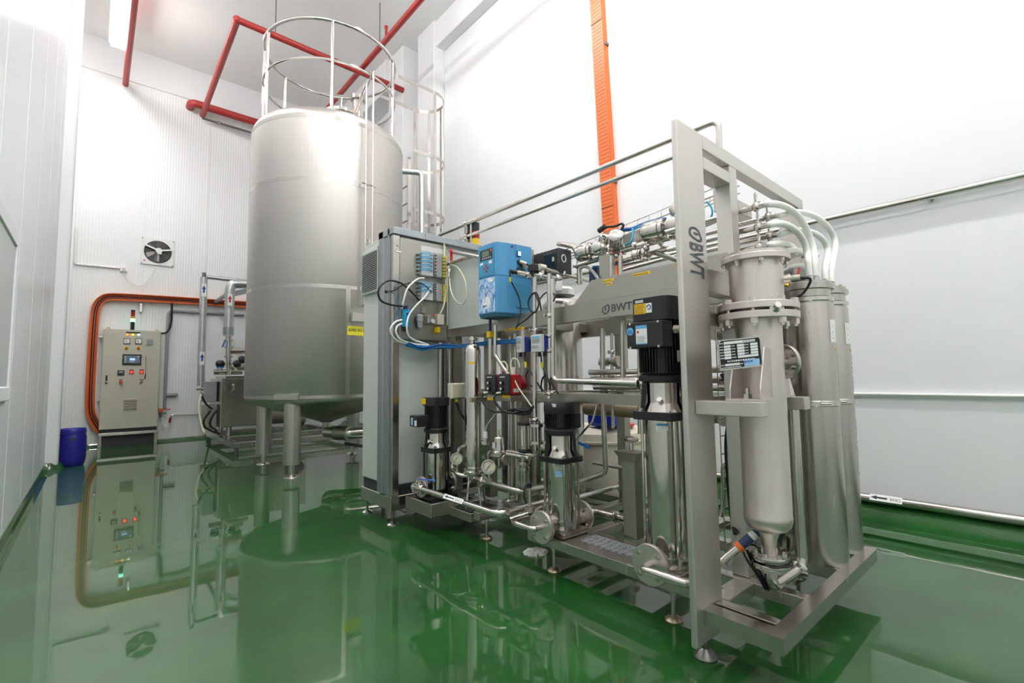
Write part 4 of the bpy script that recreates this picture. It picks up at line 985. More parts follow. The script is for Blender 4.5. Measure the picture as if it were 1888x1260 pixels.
# ================================================================ BLUE CONTROLLER
t = thing('dosing_controller', 'sky blue wall controller with small display and swirl graphic', 'controller', (2.5, 2.95, 1.74))
plan = [(2.352, 3.088), (2.335, 3.075), (2.328, 2.96), (2.332, 2.865), (2.345, 2.845), (2.42, 2.822), (2.50, 2.814), (2.505, 2.806), (2.67, 2.80), (2.67, 3.088)]
MB().prism([(x, y_, 2.052) for x, y_ in plan], (0, 0, .262)).build('upper_case', 'blue_ctrl', t, False)
MB().prism([(x, y_, 1.758) for x, y_ in plan], (0, 0, .290)).build('lower_case', 'blue_ctrl', t, False)
MB().prism([(x+(2.5-x)*.04, y_+(2.95-y_)*.04, 2.040) for x, y_ in plan], (0, 0, .02)).build('seam', 'charcoal', t, False)
pl2 = [(2.5+(x-2.5)*.93, 2.95+(y_-2.95)*.93) for x, y_ in plan]
n = len(plan)
MB().add([(x, y_, 1.758) for x, y_ in plan]+[(x, y_, 1.728) for x, y_ in pl2], [(i, (i+1) % n, n+(i+1) % n, n+i) for i in range(n)]+[tuple(range(n, 2*n))]).build('underside', 'blue_ctrl_shade', t, False)  # shade below the case painted in as a darker copy of its blue
L_, UP = (0, -1, 0), (0, 0, 1); FXc = 2.3275
sticker((FXc+.003, 3.06, 2.06), L_, UP, .19, .225, 'blue_ctrl_teal', t, 'keypad_sheet', .003)
MB().bevbox(FXc-.004, FXc+.006, 2.885, 3.045, 2.19, 2.275, .004, 1).build('display_bezel', 'charcoal', t)
sticker((FXc-.004, 3.01, 2.215), L_, UP, .085, .045, 'lcd', t, 'display')
for k in range(5): MB().box(FXc-.006, FXc-.004, 2.90+k*.024, 2.912+k*.024, 2.197, 2.206).build('key', 'light_grey', t, False)
MB().box(FXc-.006, FXc-.004, 2.892, 2.902, 2.25, 2.262).build('red_key', 'lamp_red', t, False)
for dy, dz in ((0, .022), (0, -.022), (.022, 0), (-.022, 0)): MB().bevbox(FXc-.004, FXc, 2.965+dy-.009, 2.965+dy+.009, 2.12+dz-.009, 2.12+dz+.009, .002, 1).build('arrow_key', 'red_plastic', t)
sticker((FXc-.0005, 3.045, 2.155), L_, UP, .04, .018, 'label_white', t); sticker((FXc-.0005, 2.93, 2.152), L_, UP, .04, .022, 'label_white', t)
# swirl graphic
def swirl():
    m = mat('swirl_print', 'b9d6ee', .35); nt = m.node_tree; b = nt.nodes['Principled BSDF']
    tc = nt.nodes.new('ShaderNodeTexCoord'); mp = nt.nodes.new('ShaderNodeMapping'); mp.inputs['Scale'].default_value = (1, 1.5, 1)
    nz = nt.nodes.new('ShaderNodeTexNoise'); nz.inputs['Scale'].default_value = 9; nz.inputs['Detail'].default_value = 6; nz.inputs['Distortion'].default_value = 1.8
    rp = nt.nodes.new('ShaderNodeValToRGB'); e = rp.color_ramp.elements
    e[0].position = .3; e[0].color = (*lin('2a57b4'), 1); e[1].position = .62; e[1].color = (*lin('d8e8f6'), 1)
    k = e.new(.42); k.color = (*lin('6fa5da'), 1)
    nt.links.new(tc.outputs['Object'], mp.inputs[0]); nt.links.new(mp.outputs[0], nz.inputs[0]); nt.links.new(nz.outputs['Fac'], rp.inputs[0]); nt.links.new(rp.outputs[0], b.inputs['Base Color'])
swirl()
sticker((FXc+.003, 3.065, 1.765), L_, UP, .205, .275, 'swirl_print', t, 'graphic_panel', .003)
for cy_, cz, r_, a0, a1 in ((2.93, 1.86, .055, -40, 190), (3.02, 1.955, .028, 0, 160), (2.95, 1.93, .03, 60, 250)):
    MB().tube([V((FXc-.001, cy_-r_*math.cos(math.radians(a0+(a1-a0)*k/12)), cz+r_*1.3*math.sin(math.radians(a0+(a1-a0)*k/12)))) for k in range(13)], .0022, 5).build('swirl_line', 'ink_blue', t)
MB().lathe([(0, 0), (.05, 0), (.05, .0008), (0, .0008)], (FXc-.0005, 2.965, 1.845), (-1, 0, 0), 28).build('swirl_disc', 'label_white', t)
text(t, 'BWT', (FXc-.002, 3.01, 1.807), L_, UP, .055, .018, 'ink_blue', t, bold=.03)
sticker((FXc-.0005, 2.935, 2.005), L_, UP, .055, .022, 'label_white', t)
YR = 2.8
MB().bevbox(2.512, 2.552, YR-.006, YR+.01, 2.215, 2.262, .003, 1).build('green_switch', 'deep_blue', t); MB().box(2.519, 2.545, YR-.009, YR-.005, 2.222, 2.255).build('switch_rocker', 'lens_green', t, False)
for x, z in ((2.53, 2.175), (2.56, 2.15), (2.52, 2.11), (2.555, 2.10), (2.60, 2.10)): MB().cyl((x, YR+.005, z), (x, YR-.016, z), .017, n=14).build('socket', 'charcoal', t)
MB().bevbox(2.50, 2.662, YR-.004, YR+.01, 1.80, 2.00, .003, 1).build('side_cover', 'blue_ctrl_teal', t)
for x, z in ((2.47, 2.29), (2.47, 2.07), (2.52, 1.83)): MB().cyl((x, 2.80, z), (x, 2.83, z), .007, n=8).build('screw', 'navy', t)
for k, (dx, dz) in enumerate(((0, 0), (.03, -.025))):
    a = V((2.53+dx, YR-.01, 2.175+dz)); MB().cyl(a, a+V((.045, -.03, -.02)), .013, n=10).build('plug', 'cream', t)
    cable('power_cable', ['upper black plug cable leaving the blue controller', 'lower black plug cable leaving the blue controller'][k], [a+V((.04, -.03, -.018)), a+V((.10, -.04, -.05)), a+V((.15, -.02, -.09)), a+V((.17, .03, -.16))], .008)
MB().bevbox(2.672, 2.70, 2.80, 3.09, 1.74, 2.30, .003, 1).build('back_plate', 'steel_sheet', t)
cdl = lambda px, py, d=-.03: at(px, py, Y=2.78+d)
cable('sensor_cable', 'black lead with yellow marker sagging down the blue controller side', [cdl(940, 503), cdl(941, 515), cdl(948, 530), cdl(957, 550), cdl(960, 572), cdl(957, 590), cdl(951, 606)], .0055)
q = cdl(941, 516); tag(MB().cyl(q-V((0, 0, .02)), q+V((-.002, 0, .02)), .009, n=8).build('cable_marker', 'yellow_tag'), 'yellow cable marker on the black lead by the controller', 'marker')
# conduits under the controller
t = run('cable_conduit', 'straight steel conduit with yellow collar under the blue controller', [at(904, 690, X=2.42), at(904, 625, X=2.42)], .018, 'steel_polished', fil=0, cat='conduit')
a = at(904, 623, X=2.42); MB().bevbox(a.x-.024, a.x+.024, a.y-.024, a.y+.024, a.z, a.z+.05, .004, 1).build('collar', 'yellow', t)
MB().cyl(a+V((0, 0, .05)), (a.x, a.y, 1.735), .012, n=8).build('cable', 'navy', t)
run('cable_conduit', 'bent steel conduit under the blue controller reaching the red pumps', [(at(913, 600, X=2.44)), at(913, 655, X=2.44), at(938, 692, X=2.48)], .017, 'steel_polished', fil=.05, cat='conduit')

# ================================================================ BLACK RECORDER
t = thing('recorder', 'black paperless recorder with dark window behind the blue controller', 'recorder', (2.84, 2.66, 2.08))
a, b = at(985, 463, X=2.76), at(1030, 456, X=2.76); z0 = at(1030, 503, X=2.76).z
y1_, y0_ = a.y, b.y; xr = at(1054, 470, Y=y0_).x
MB().bevbox(2.76, xr, y0_, y1_+.06, z0, b.z, .01, 2).build('case', 'charcoal', t)
MB().bevbox(2.752, 2.77, y0_+.03, y0_+.17, z0+.035, b.z-.03, .004, 1).build('window_frame', 'black_plastic', t)
sticker((2.7515, y0_+.16, z0+.045), L_, UP, .12, b.z-z0-.085, 'glass_dark', t, 'window'); sticker((2.7505, y0_+.065, z0+.10), L_, UP, .022, .035, 'light_grey', t)
MB().tube([V(((2.76+xr)/2-.02+.024*math.cos(2*PI*k/20), y0_-.001, (z0+b.z)/2+.02+.03*math.sin(2*PI*k/20))) for k in range(20)], .004, 6, closed=True).build('round_logo', 'label_white', t)
MB().cyl((xr, y0_+.05, b.z-.05), (xr+.03, y0_+.05, b.z-.05), .022, n=14).build('knob', 'black_plastic', t)
sticker((2.7585, y1_+.02, z0+.10), L_, UP, .05, .02, 'label_white', t)
sticker(((2.76+xr)/2-.03, y0_+.02, b.z+.0005), (1, 0, 0), (0, 1, 0), .07, .03, 'yellow', t)

# ================================================================ SAMPLE PIPEWORK BY THE CONTROLLER
run('sample_pipe', 'horizontal sample pipe from the sensor block towards the apron plate', [at(1006, 497, Y=2.60), at(1092, 519, Y=2.60)], .017, 'steel_pipe', fil=0, clamps=(.35, .7))
run('sample_pipe', 'short horizontal sample pipe below the sensor block', [at(985, 509, Y=2.58), at(1034, 514, Y=2.58)], .019, 'steel_pipe', fil=0, clamps=(.2, .85))
t = thing('conductivity_sensor', 'black cube sensor with white fitting beside the blue controller', 'sensor', at(979, 500, Y=2.66))
a = at(940, 500, Y=2.70); b = at(979, 508, Y=2.66)
MB().cyl(a, a.lerp(b, .35), .016, n=12).build('black_tip', 'black_plastic', t); MB().cyl(a.lerp(b, .3), b, .019, n=14).cyl(a.lerp(b, .75), a.lerp(b, .82), .034, n=16).build('cell', 'steel_polished', t)
q = at(983, 495, Y=2.64); MB().bevbox(q.x-.032, q.x+.032, q.y-.03, q.y+.03, q.z-.03, q.z+.03, .006, 1).cyl(q-V((0, 0, .06)), q-V((0, 0, .02)), .018, n=10).build('connector', 'black_plastic', t)
q = at(999, 494, Y=2.62); MB().cyl(q-V((.03, 0, 0)), q+V((.03, 0, 0)), .028, n=16).cyl(q-V((0, 0, .05)), q, .02, n=12).build('fitting', 'cream', t)
q = at(984, 505, Y=2.62)
cable('sensor_cable', 'black sensor lead hanging in a coil in front of the beam', [at(983, 500, X=2.40), at(983, 530, X=2.40), at(988, 545, X=2.39), at(993, 560, X=2.38), at(988, 575, X=2.38), at(979, 574, X=2.38), at(974, 560, X=2.38), at(979, 545, X=2.38), at(988, 540, X=2.38), at(994, 552, X=2.39), at(998, 573, X=2.40)], .0065)
cable('sensor_cable', 'black lead curving from the coil down to the controller', [at(985, 575, X=2.38), at(972, 588, X=2.38), at(958, 598, X=2.38), at(951, 604, X=2.38)], .0055)
cable('sensor_cable', 'thin black lead arcing across the wide vessel top', [at(995, 552, X=2.45), at(1005, 541, X=2.45), at(1018, 540, X=2.45), at(1024, 547, X=2.45), at(1020, 556, X=2.45)], .005)
v1 = run('riser_pipe', 'upright steel pipe carrying the right hand blue transmitter', [at(986, 512, X=2.40), at(986, 745, X=2.40), at(989, 842, X=2.40), at(936, 832, X=2.40)], .017, 'steel_polished', fil=.05, clamps=(.42, 1.3))
run('riser_pipe', 'upright steel pipe ending in clamps on the lower beam', [at(1013, 505, X=2.45), at(1013, 735, X=2.45)], .017, 'steel_polished', fil=0, clamps=(.34, .5, .62, .96))
run('feed_pipe', 'polished pipe turning from upright to run along to the tall pump', [at(1019, 515, X=2.46), at(1020, 702, X=2.46), at(1204, 708, X=2.46)], .020, 'steel_polished', fil=.05, clamps=(1.88,))
a = at(1080, 720, X=2.5); run('signal_tube', 'thin blue green tube strung along the lower beam', [at(965, 722, X=2.50), at(1206, 722, X=2.50)], .006, 'steel_pipe', fil=0, n=6, cat='tube')
# transmitters
for k, (px, pxr, py0, py1, lab) in enumerate(((951, 962, 621, 650, 'blue and white transmitter box partly hidden on the left'), (978, 998, 618, 649, 'blue and white transmitter box in front on the upright pipe'))):
    X_ = 2.37 if k else 2.43
    a, b = at(px, py0, X=X_), at(pxr, py1, X=X_)
    t = thing('transmitter', lab, 'transmitter', (X_+.05, b.y, b.z))
    MB().bevbox(X_, X_+.035, b.y, a.y, b.z, a.z, .008, 2).build('cover', 'label_blue' if False else 'light_grey', t)
    MB().bevbox(X_+.035, X_+.085, b.y-.004, a.y, b.z+.004, a.z-.002, .008, 2).build('case', 'deep_blue', t)
    MB().cyl((X_+.085, (a.y+b.y)/2, (a.z+b.z)/2), (X_+.135, (a.y+b.y)/2, (a.z+b.z)/2), .05, n=18).build('back_boss', 'black_plastic', t)
    h = a.z-b.z; wdt = a.y-b.y
    sticker((X_-.0005, a.y-wdt*.14, b.z+h*.52), L_, UP, wdt*.72, h*.22, 'grey_plastic', t, 'display'); sticker((X_-.0005, a.y-wdt*.14, b.z+h*.80), L_, UP, wdt*.72, h*.10, 'label_lightblue', t, 'label')
    scribble((X_-.0008, a.y-wdt*.14, b.z+h*.2), L_, UP, wdt*.7, h*.22, 'grey_plastic', t, 2)
    for j in range(2): MB().cyl((X_+.06, b.y+.03+j*.05, b.z-.03), (X_+.06, b.y+.03+j*.05, b.z+.004), .013, n=10).build('cable_gland', 'black_plastic', t)
cable('sensor_cable', 'black lead looping below the left hand transmitter', [at(967, 653, X=2.46), at(970, 672, X=2.46), at(984, 697, X=2.46), at(983, 712, X=2.46), at(974, 708, X=2.46), at(970, 694, X=2.46), at(976, 684, X=2.46), at(990, 705, X=2.46), at(1000, 722, X=2.47)], .0065)
cable('sensor_cable', 'black lead looping below the front transmitter', [at(997, 652, X=2.43), at(1000, 675, X=2.43), at(1009, 696, X=2.43), at(1014, 715, X=2.44), at(1006, 725, X=2.44), at(998, 714, X=2.44), at(1001, 697, X=2.44), at(1010, 694, X=2.44), at(1020, 712, X=2.45), at(1029, 726, X=2.46)], .0065)
for k, (px, py, X_) in enumerate(((969, 673, 2.455), (999, 674, 2.425))):
    q = at(px, py, X=X_); tag(MB().cyl(q-V((0, .004, .022)), q+V((0, .004, .022)), .0095, n=8).build('cable_marker', 'yellow_tag'), ['yellow marker on the left hand transmitter lead', 'yellow marker on the front transmitter lead'][k], 'marker')

# ================================================================ RED DOSING PUMPS on their shelf
t = thing('pump_shelf', 'steel shelf with two yellow tape labels under the red dosing pumps', 'shelf', at(930, 735, X=2.45))
a, b = at(898, 728, X=2.40), at(940, 729, X=2.40); a2 = at(966, 728, Y=b.y)
MB().bevbox(2.40, a2.x, b.y, a.y, b.z-.05, b.z, .004, 1).build('ledge', 'steel_sheet', t)
sticker((2.3995, a.y-.005, b.z-.045), L_, UP, .10, .022, 'yellow', t, 'tape_label'); sticker((2.3995, b.y+.09, b.z-.022), L_, UP, .085, .022, 'yellow', t, 'tape_label')
SZ = b.z
for k, (px0, px1) in enumerate(((894, 911), (918, 935))):
    X_ = 2.36; a, b = at(px0, 690, X=X_), at(px1, 728, X=X_); yc = (a.y+b.y)/2
    t = thing('dosing_pump', ['red dosing pump with dark control face on the left', 'red dosing pump with dark control face showing its round red head'][k], 'pump', (X_+.1, yc, SZ))
    zt = SZ+.165
    MB().bevbox(X_, X_+.04, yc-.062, yc+.062, SZ+.01, zt, .016, 2).build('control_face', 'charcoal', t)
    MB().bevbox(X_+.04, X_+.15, yc-.058, yc+.058, SZ, zt-.006, .012, 2).build('body', 'red_plastic', t)
    MB().lathe([(.055, 0), (.06, .01), (.06, .06), (.05, .075), (0, .08)], (X_+.15, yc, SZ+.09), (1, 0, 0), 28).build('head', 'red_plastic', t)
    for z in (SZ+.075, SZ+.03): MB().cyl((X_-.014, yc, z+.02), (X_, yc, z+.02), .016, n=16).build('dial', 'black_plastic', t); MB().box(X_-.018, X_-.013, yc-.004, yc+.010, z+.012, z+.028).build('dial_mark', 'label_white', t, False)
    sticker((X_-.0005, yc+.03, SZ+.135), L_, UP, .06, .008, 'light_grey', t)
    sticker((X_+.06, yc-.0585, SZ+.02), (1, 0, 0), UP, .055, .03, 'light_grey', t)
    MB().cyl((X_+.11, yc, zt-.01), (X_+.11, yc, zt+.05), .018, n=12).build('valve_cap', 'white_plastic', t)
    q = V((X_, yc+.02, SZ+.02)); MB().cyl(q, q+V((-.03, .02, -.006)), .009, n=8).build('plug', 'cream', t)
    cable('power_cable', ['black lead curling under the left red pump', 'black lead curling under the right red pump'][k], [q+V((-.03, .02, -.006)), q+V((-.05, .02, -.05)), q+V((-.03, -.03, -.12)), q+V((.0, -.12, -.15)), q+V((.03, -.24, -.13)), q+V((.05, -.33, -.12))], .009)
cable('cable_coil', 'black cable bundle tied in a flat coil below the red pumps', [at(945, 757, X=2.40), at(965, 754, X=2.38), at(977, 756, X=2.38), at(976, 762, X=2.38), at(958, 764, X=2.38), at(944, 760, X=2.38), at(950, 755, X=2.37), at(970, 758, X=2.37), at(984, 750, X=2.38)], .010)
cable('dosing_tube', 'clear tube arching from the left red pump', [at(934, 692, X=2.46), at(935, 675, X=2.46), at(929, 667, X=2.46), at(922, 672, X=2.46), at(926, 682, X=2.46), at(936, 690, X=2.48)], .006, 'clear_tube', 'tube')
cable('dosing_tube', 'clear tube arching high from the right red pump and dropping away', [at(958, 678, X=2.46), at(955, 665, X=2.46), at(947, 661, X=2.46), at(942, 670, X=2.45), at(945, 690, X=2.44), at(954, 712, X=2.44), at(966, 730, X=2.44), at(985, 757, X=2.43), at(992, 775, X=2.43)], .006, 'clear_tube', 'tube')

# ================================================================ LOWER LEFT PIPEWORK
t = thing('junction_box', 'small cream junction box beside the slim filter', 'junction box', at(844, 735, Y=3.42))
a, b = at(832, 707, Y=3.42), at(858, 735, Y=3.42)
MB().bevbox(a.x, b.x, 3.42, 3.48, b.z, a.z, .006, 1).build('body', 'cream', t); MB().bevbox(a.x+.006, b.x-.006, 3.412, 3.42, b.z+.006, a.z-.006, .004, 1).build('lid', 'cream', t)
MB().cyl(((a.x+b.x)/2, 3.45, b.z-.03), ((a.x+b.x)/2, 3.45, b.z), .016, n=10).build('cable_gland', 'yellow_tag', t)
q = V(((a.x+b.x)/2, 3.45, b.z-.03)); cable('power_cable', 'black cables dropping from the cream junction box', [q, q+V((.02, -.02, -.08)), q+V((.06, -.05, -.16)), q+V((.09, -.04, -.20))], .010)
tag(MB().bevbox(2.30, 2.56, 3.14, 3.165, 1.055, 1.095, .003, 1).build('pipe_strap', 'steel_brushed'), 'flat steel strap holding the slim filter', 'strap')
for k, (x, y_) in enumerate(((2.42, 3.78), (2.465, 3.77), (2.51, 3.76))):
    run('conduit', ['left upright conduit behind the all black pump', 'middle upright conduit behind the all black pump', 'right upright conduit behind the all black pump'][k], [(x, y_, .24), (x, y_, 1.58)], .014, 'steel_dark' if k % 2 else 'steel_pipe', fil=0, n=10, cat='conduit')
# ball valve and the long pipe with the arrow sticker
Xp, zp = 2.03, .335
a, b = at(780, 903, X=Xp), at(918, 949, X=Xp)
zp = a.z
t = run('rinse_pipe', 'long polished pipe with white arrow sticker crossing the skid corner', [(Xp, a.y+.02, a.z), (Xp, b.y, b.z), (2.42, b.y-.02, b.z+.01), (2.52, b.y-.02, b.z+.02)], .021, 'steel_polished', fil=.09)
a1, b1 = at(822, 917, X=Xp), at(857, 929, X=Xp)
nv = V((-.8, 0, .6)); rt = V((0, -1, -.004)).normalized(); up = nv.cross(rt); o = V((Xp, a1.y, a1.z))+nv*.0214-up*.017; Ls = a1.y-b1.y
sticker(o, rt, up, Ls, .034, 'label_white', t)
MB().prism([o+nv*.0015+rt*Ls*q+up*.034*h for q, h in ((.04, .5), (.2, .8), (.2, .62), (.55, .62), (.55, .38), (.2, .38), (.2, .2))], nv*.0006).build('arrow', 'ink', t, False)
text(t, 'CWS', o+nv*.001+rt*Ls*.95+up*.027, -rt, -up, Ls*.33, .02, 'ink', t)
t = thing('ball_valve', 'sanitary ball valve with blue lever at the black pump inlet', 'valve', at(765, 893, X=Xp))
q = V((Xp, a.y+.07, a.z)); d = V((0, 1, 0))
MB().lathe([(.030, -.07), (.036, -.065), (.036, -.05), (.026, -.045), (.033, -.03), (.036, 0), (.033, .03), (.026, .045), (.036, .05), (.036, .065), (.030, .07)], q, d, 24).build('body', 'steel_polished', t)
for s in (-1, 1):
    for dx, dz in ((.03, .03), (-.03, -.03), (.03, -.03), (-.03, .03)): MB().cyl(q+V((dx, s*.028-.02, dz)), q+V((dx, s*.028+.02, dz)), .006, n=6).build('bolt', 'steel_pipe', t)
MB().cyl(q+V((0, 0, .03)), q+V((0, 0, .065)), .011, n=10).build('stem', 'steel_polished', t)
MB().obox(q+V((.04, -.06, .07)), (.035, -.075, 0), (.009, .005, 0), (0, 0, .003)).build('lever', 'blue_handle', t, False)
MB().cyl(q+V((0, .07, 0)), q+V((.06, .07, .01)), .024, n=16).build('elbow', 'steel_polished', t)
# filter bottom connections and gauges
run('filter_pipe', 'steel pipe arching beside the slim filter foot', [at(858, 822, X=2.33), at(848, 826, X=2.32), at(832, 862, X=2.28), at(846, 876, X=2.27), at(862, 878, X=2.33)], .017, 'steel_polished', fil=.04)
q = at(842, 846, X=2.27); gauge('pressure gauge on the pipe left of the slim filter', q, (-.72, -.68, .05), .047, (0, 0, q.z-.13))
q = at(901, 861, X=2.27); gauge('yellowish pressure gauge right of the slim filter', q, (-.72, -.68, .05), .052, (0, 0, q.z-.12))
run('filter_pipe', 'steel pipe from the slim filter running below the diaphragm valve', [at(880, 884, X=2.33), at(893, 888, X=2.30), at(958, 907, X=2.30), at(1004, 899, Y=at(958, 907, X=2.30).y)], .021, 'steel_pipe', fil=.06, clamps=(.9,))
q = at(884, 882, X=2.33); t = bpy.data.objects['filter_pipe']
# diaphragm regulator
q = at(920, 838, X=2.36)
t = thing('diaphragm_valve', 'bell shaped polished diaphragm valve in the middle of the pipework', 'valve', q)
MB().lathe([(.056, 0), (.056, .01), (.045, .02), (.036, .115), (.03, .122), (.014, .125), (.012, .14), (.006, .145), (.006, .175), (0, .175)], q+V((0, 0, .01)), n=32).build('bonnet', 'steel_polished', t)
MB().lathe([(0, -.09), (.018, -.09), (.03, -.07), (.04, -.03), (.058, -.012), (.058, .01), (0, .01)], q, n=32).build('body', 'steel_cast', t)
MB().cyl(q+V((0, 0, -.03)), q+V((.0, -.09, -.03)), .022, n=16).cyl(q+V((0, -.075, -.03)), q+V((0, -.095, -.03)), .04, n=20).build('outlet', 'steel_cast', t)
MB().cyl(q+V((0, 0, -.03)), q+V((0, .10, -.02)), .022, n=16).cyl(q+V((0, .08, -.02)), q+V((0, .10, -.02)), .04, n=20).build('inlet', 'steel_cast', t)
for a_ in range(8):
    c_ = q+V((.05*math.cos(a_*PI/4), .05*math.sin(a_*PI/4), 0)); MB().cyl(c_-V((0, 0, .018)), c_+V((0, 0, .018)), .0055, n=6).build('bolt', 'steel_polished', t)
a_ = math.radians(215); sticker(q+V((.045*math.cos(a_), .045*math.sin(a_), .05))+V((.02, -.018, 0))*-.6, (-math.sin(a_)*-1, math.cos(a_)*-1, 0), UP, .022, .045, 'light_grey', t)
run('pipe_spool', 'short steel pipe from the diaphragm valve to the upright pipe', [at(936, 838, X=2.36), at(976, 846, X=2.37)], .019, 'steel_pipe', fil=0)
q = at(895, 808, X=2.36); t = thing('pressure_sensor', 'small white capped pressure sensor with grey hose beside the filter', 'sensor', q)
MB().cyl(q, q+V((0, 0, .05)), .017, n=14).build('cap', 'white_plastic', t); MB().cyl(q-V((0, 0, .03)), q, .013, n=12).cyl(q-V((0, 0, .05)), q-V((0, 0, .03)), .036, n=18).build('base', 'steel_polished', t)
cable('sensor_cable', 'grey lead rising from the white capped sensor', [q+V((0, 0, .05)), q+V((.02, 0, .10)), q+V((.09, -.03, .19)), q+V((.14, -.05, .24))], .006, 'grey_plastic')
# rotameter stack on the right of it
q = at(967, 806, X=2.42); t = thing('flow_meter', 'steel flow meter with dark end caps next to the upright pipe', 'flow meter', q)
MB().cyl(q-V((0, 0, .085)), q+V((0, 0, .085)), .036, n=24).build('tube', 'steel_brushed', t)
for s in (-1, 1): MB().cyl(q+V((0, 0, s*.085)), q+V((0, 0, s*.105)), .052, n=24).build('end_cap', 'charcoal', t)
MB().obox(q+V((-.035, -.012, 0)), (.002, -.002, 0), (.006, .010, 0), (0, 0, .06)).build('scale', 'label_white', t, False)
q = at(991, 800, X=2.40); t = thing('check_valve', 'clamped check valve with four tie rods on the upright pipe', 'valve', q)
MB().cyl(q-V((0, 0, .06)), q+V((0, 0, .06)), .034, n=24).build('body', 'steel_polished', t)
for s in (-1, 1): MB().cyl(q+V((0, 0, s*.06-.01)), q+V((0, 0, s*.06+.01)), .058, n=24).build('collar', 'steel_polished', t)
for a_ in range(4): c_ = q+V((.05*math.cos(a_*PI/2+.5), .05*math.sin(a_*PI/2+.5), 0)); MB().cyl(c_-V((0, 0, .085)), c_+V((0, 0, .085)), .007, n=8).build('tie_rod', 'steel_polished', t)
q = at(966, 880, X=2.34); t = thing('sight_glass', 'tie rod sight glass standing on the lower pipe', 'sight glass', q)
MB().cyl(q-V((0, 0, .05)), q+V((0, 0, .06)), .026, n=20).build('tube', 'steel_brushed', t)
for s in (-.05, .06, .10): MB().cyl(q+V((0, 0, s-.01)), q+V((0, 0, s+.01)), .045, n=24).build('collar', 'steel_polished', t)
for a_ in range(4): c_ = q+V((.038*math.cos(a_*PI/2+.5), .038*math.sin(a_*PI/2+.5), 0)); MB().cyl(c_-V((0, 0, .07)), c_+V((0, 0, .08)), .005, n=8).build('tie_rod', 'steel_polished', t)
run('riser_pipe', 'slim upright pipe above the tie rod sight glass', [at(964, 868, X=2.34), at(964, 842, X=2.34)], .014, 'steel_pipe', fil=0)
run('riser_pipe', 'slim upright pipe on its own foot behind the diaphragm valve', [at(939, 765, X=2.52), at(938, 930, X=2.52)], .012, 'steel_pipe', fil=0, clamps=(.97,))
q = at(976, 905, X=2.24); t = thing('vent_cock', 'upright vent with black cap by the medium pump flange', 'vent', q)
MB().cyl(q-V((0, 0, .11)), q+V((0, 0, .02)), .013, n=12).build('stem', 'steel_pipe', t); MB().cyl(q+V((0, 0, .02)), q+V((0, 0, .05)), .02, n=12).build('cap', 'black_plastic', t); MB().cyl(q-V((0, 0, .135)), q-V((0, 0, .105)), .036, n=18).build('base', 'steel_cast', t)
cable('sensor_cable', 'short black lead curling from the black vent cap', [q+V((0, 0, .05)), q+V((-.03, .01, .03)), q+V((-.04, .01, -.03)), q+V((-.02, .01, -.08))], .006)
run('cross_pipe', 'polished pipe leading away behind the medium pump flange', [at(940, 958, X=2.30), at(1000, 938, X=2.52)], .021, 'steel_polished', fil=0)
for k, x in enumerate((2.66, 2.78)):
    run('riser_pipe', ['left dark upright pipe in the shadow behind the diaphragm valve', 'right dark upright pipe in the shadow behind the diaphragm valve'][k], [(x, 3.0+.2*k, .23), (x, 3.0+.2*k, 1.62)], .024, 'steel_pipe', fil=0)
# slanting drain tube with the blue tag
run('drain_tube', 'thin slanting steel tube with blue tag in front of the wide vessel', [at(1101, 746, X=2.60), at(1092, 778, X=2.58), at(1060, 814, X=2.54)], .007, 'steel_pipe', fil=.03, n=8, cat='tube')
a, b = at(1067, 817, X=2.5), at(1087, 826, X=2.5)
tag(MB().obox((a+b)/2, (b-a)/2, (0, 0, .010), (.002, 0, 0)).build('tag', 'blue_handle', None, False), 'small blue tag hanging beside the medium pump', 'tag')

# ================================================================ MIDDLE BAY
run('riser_pipe', 'upright pipe elbowing to the left through the middle bay', [at(1111, 606, X=2.85), at(1112, 745, X=2.85), at(1117, 872, X=2.85), at(1058, 893, Y=at(1117, 872, X=2.85).y+.25)], .021, 'steel_pipe', fil=.06)
run('riser_pipe', 'upright pipe at the right of the middle bay', [at(1148, 590, X=2.75), at(1149, 702, X=2.75)], .02, 'steel_pipe', fil=0)
run('riser_pipe', 'slim upright pipe through the small flow sensor', [at(1128, 615, X=2.95), at(1130, 790, X=2.95)], .013, 'steel_pipe', fil=0, clamps=(.2, .45))
run('riser_pipe', 'upright pipe dropping from the beam beside the tall pump', [at(1172, 585, X=2.66), at(1173, 618, X=2.66), at(1180, 628, X=2.66), at(1181, 800, X=2.66)], .018, 'steel_pipe', fil=.03)
run('riser_pipe', 'second upright pipe close beside the tall pump', [at(1190, 640, X=2.70), at(1191, 800, X=2.70)], .016, 'steel_pipe', fil=0)
q = at(1127, 667, X=2.9); t = thing('flow_sensor', 'small steel flow sensor between two upright pipes', 'sensor', q)
MB().cyl(q+V((0, .10, 0)), q+V((0, .03, 0)), .032, n=20).build('head', 'light_grey', t); MB().cyl(q+V((0, .03, 0)), q-V((0, .05, 0)), .018, n=14).build('neck', 'steel_polished', t); MB().cyl(q-V((0, .03, 0)), q-V((0, .075, 0)), .04, n=22).build('body', 'steel_cast', t)
MB().cyl(q+V((0, .07, -.03)), q+V((0, .07, -.06)), .012, n=10).build('gland', 'white_plastic', t)
cable('sensor_cable', 'black lead with yellow marker dropping from the small flow sensor', [q+V((0, .07, -.06)), q+V((0, .07, -.14)), q+V((0, .05, -.25)), q+V((0, .12, -.33))], .006)
run('cross_pipe', 'lower cross pipe with clamp in front of the cream tank', [at(1060, 919, Y=2.55), at(1174, 888, Y=2.55)], .02, 'steel_pipe', fil=0, clamps=(.72,))
run('cross_pipe', 'upper cross pipe resting against the cream tank', [at(1094, 853, X=3.0), at(1174, 868, X=3.0)], .016, 'steel_pipe', fil=0)
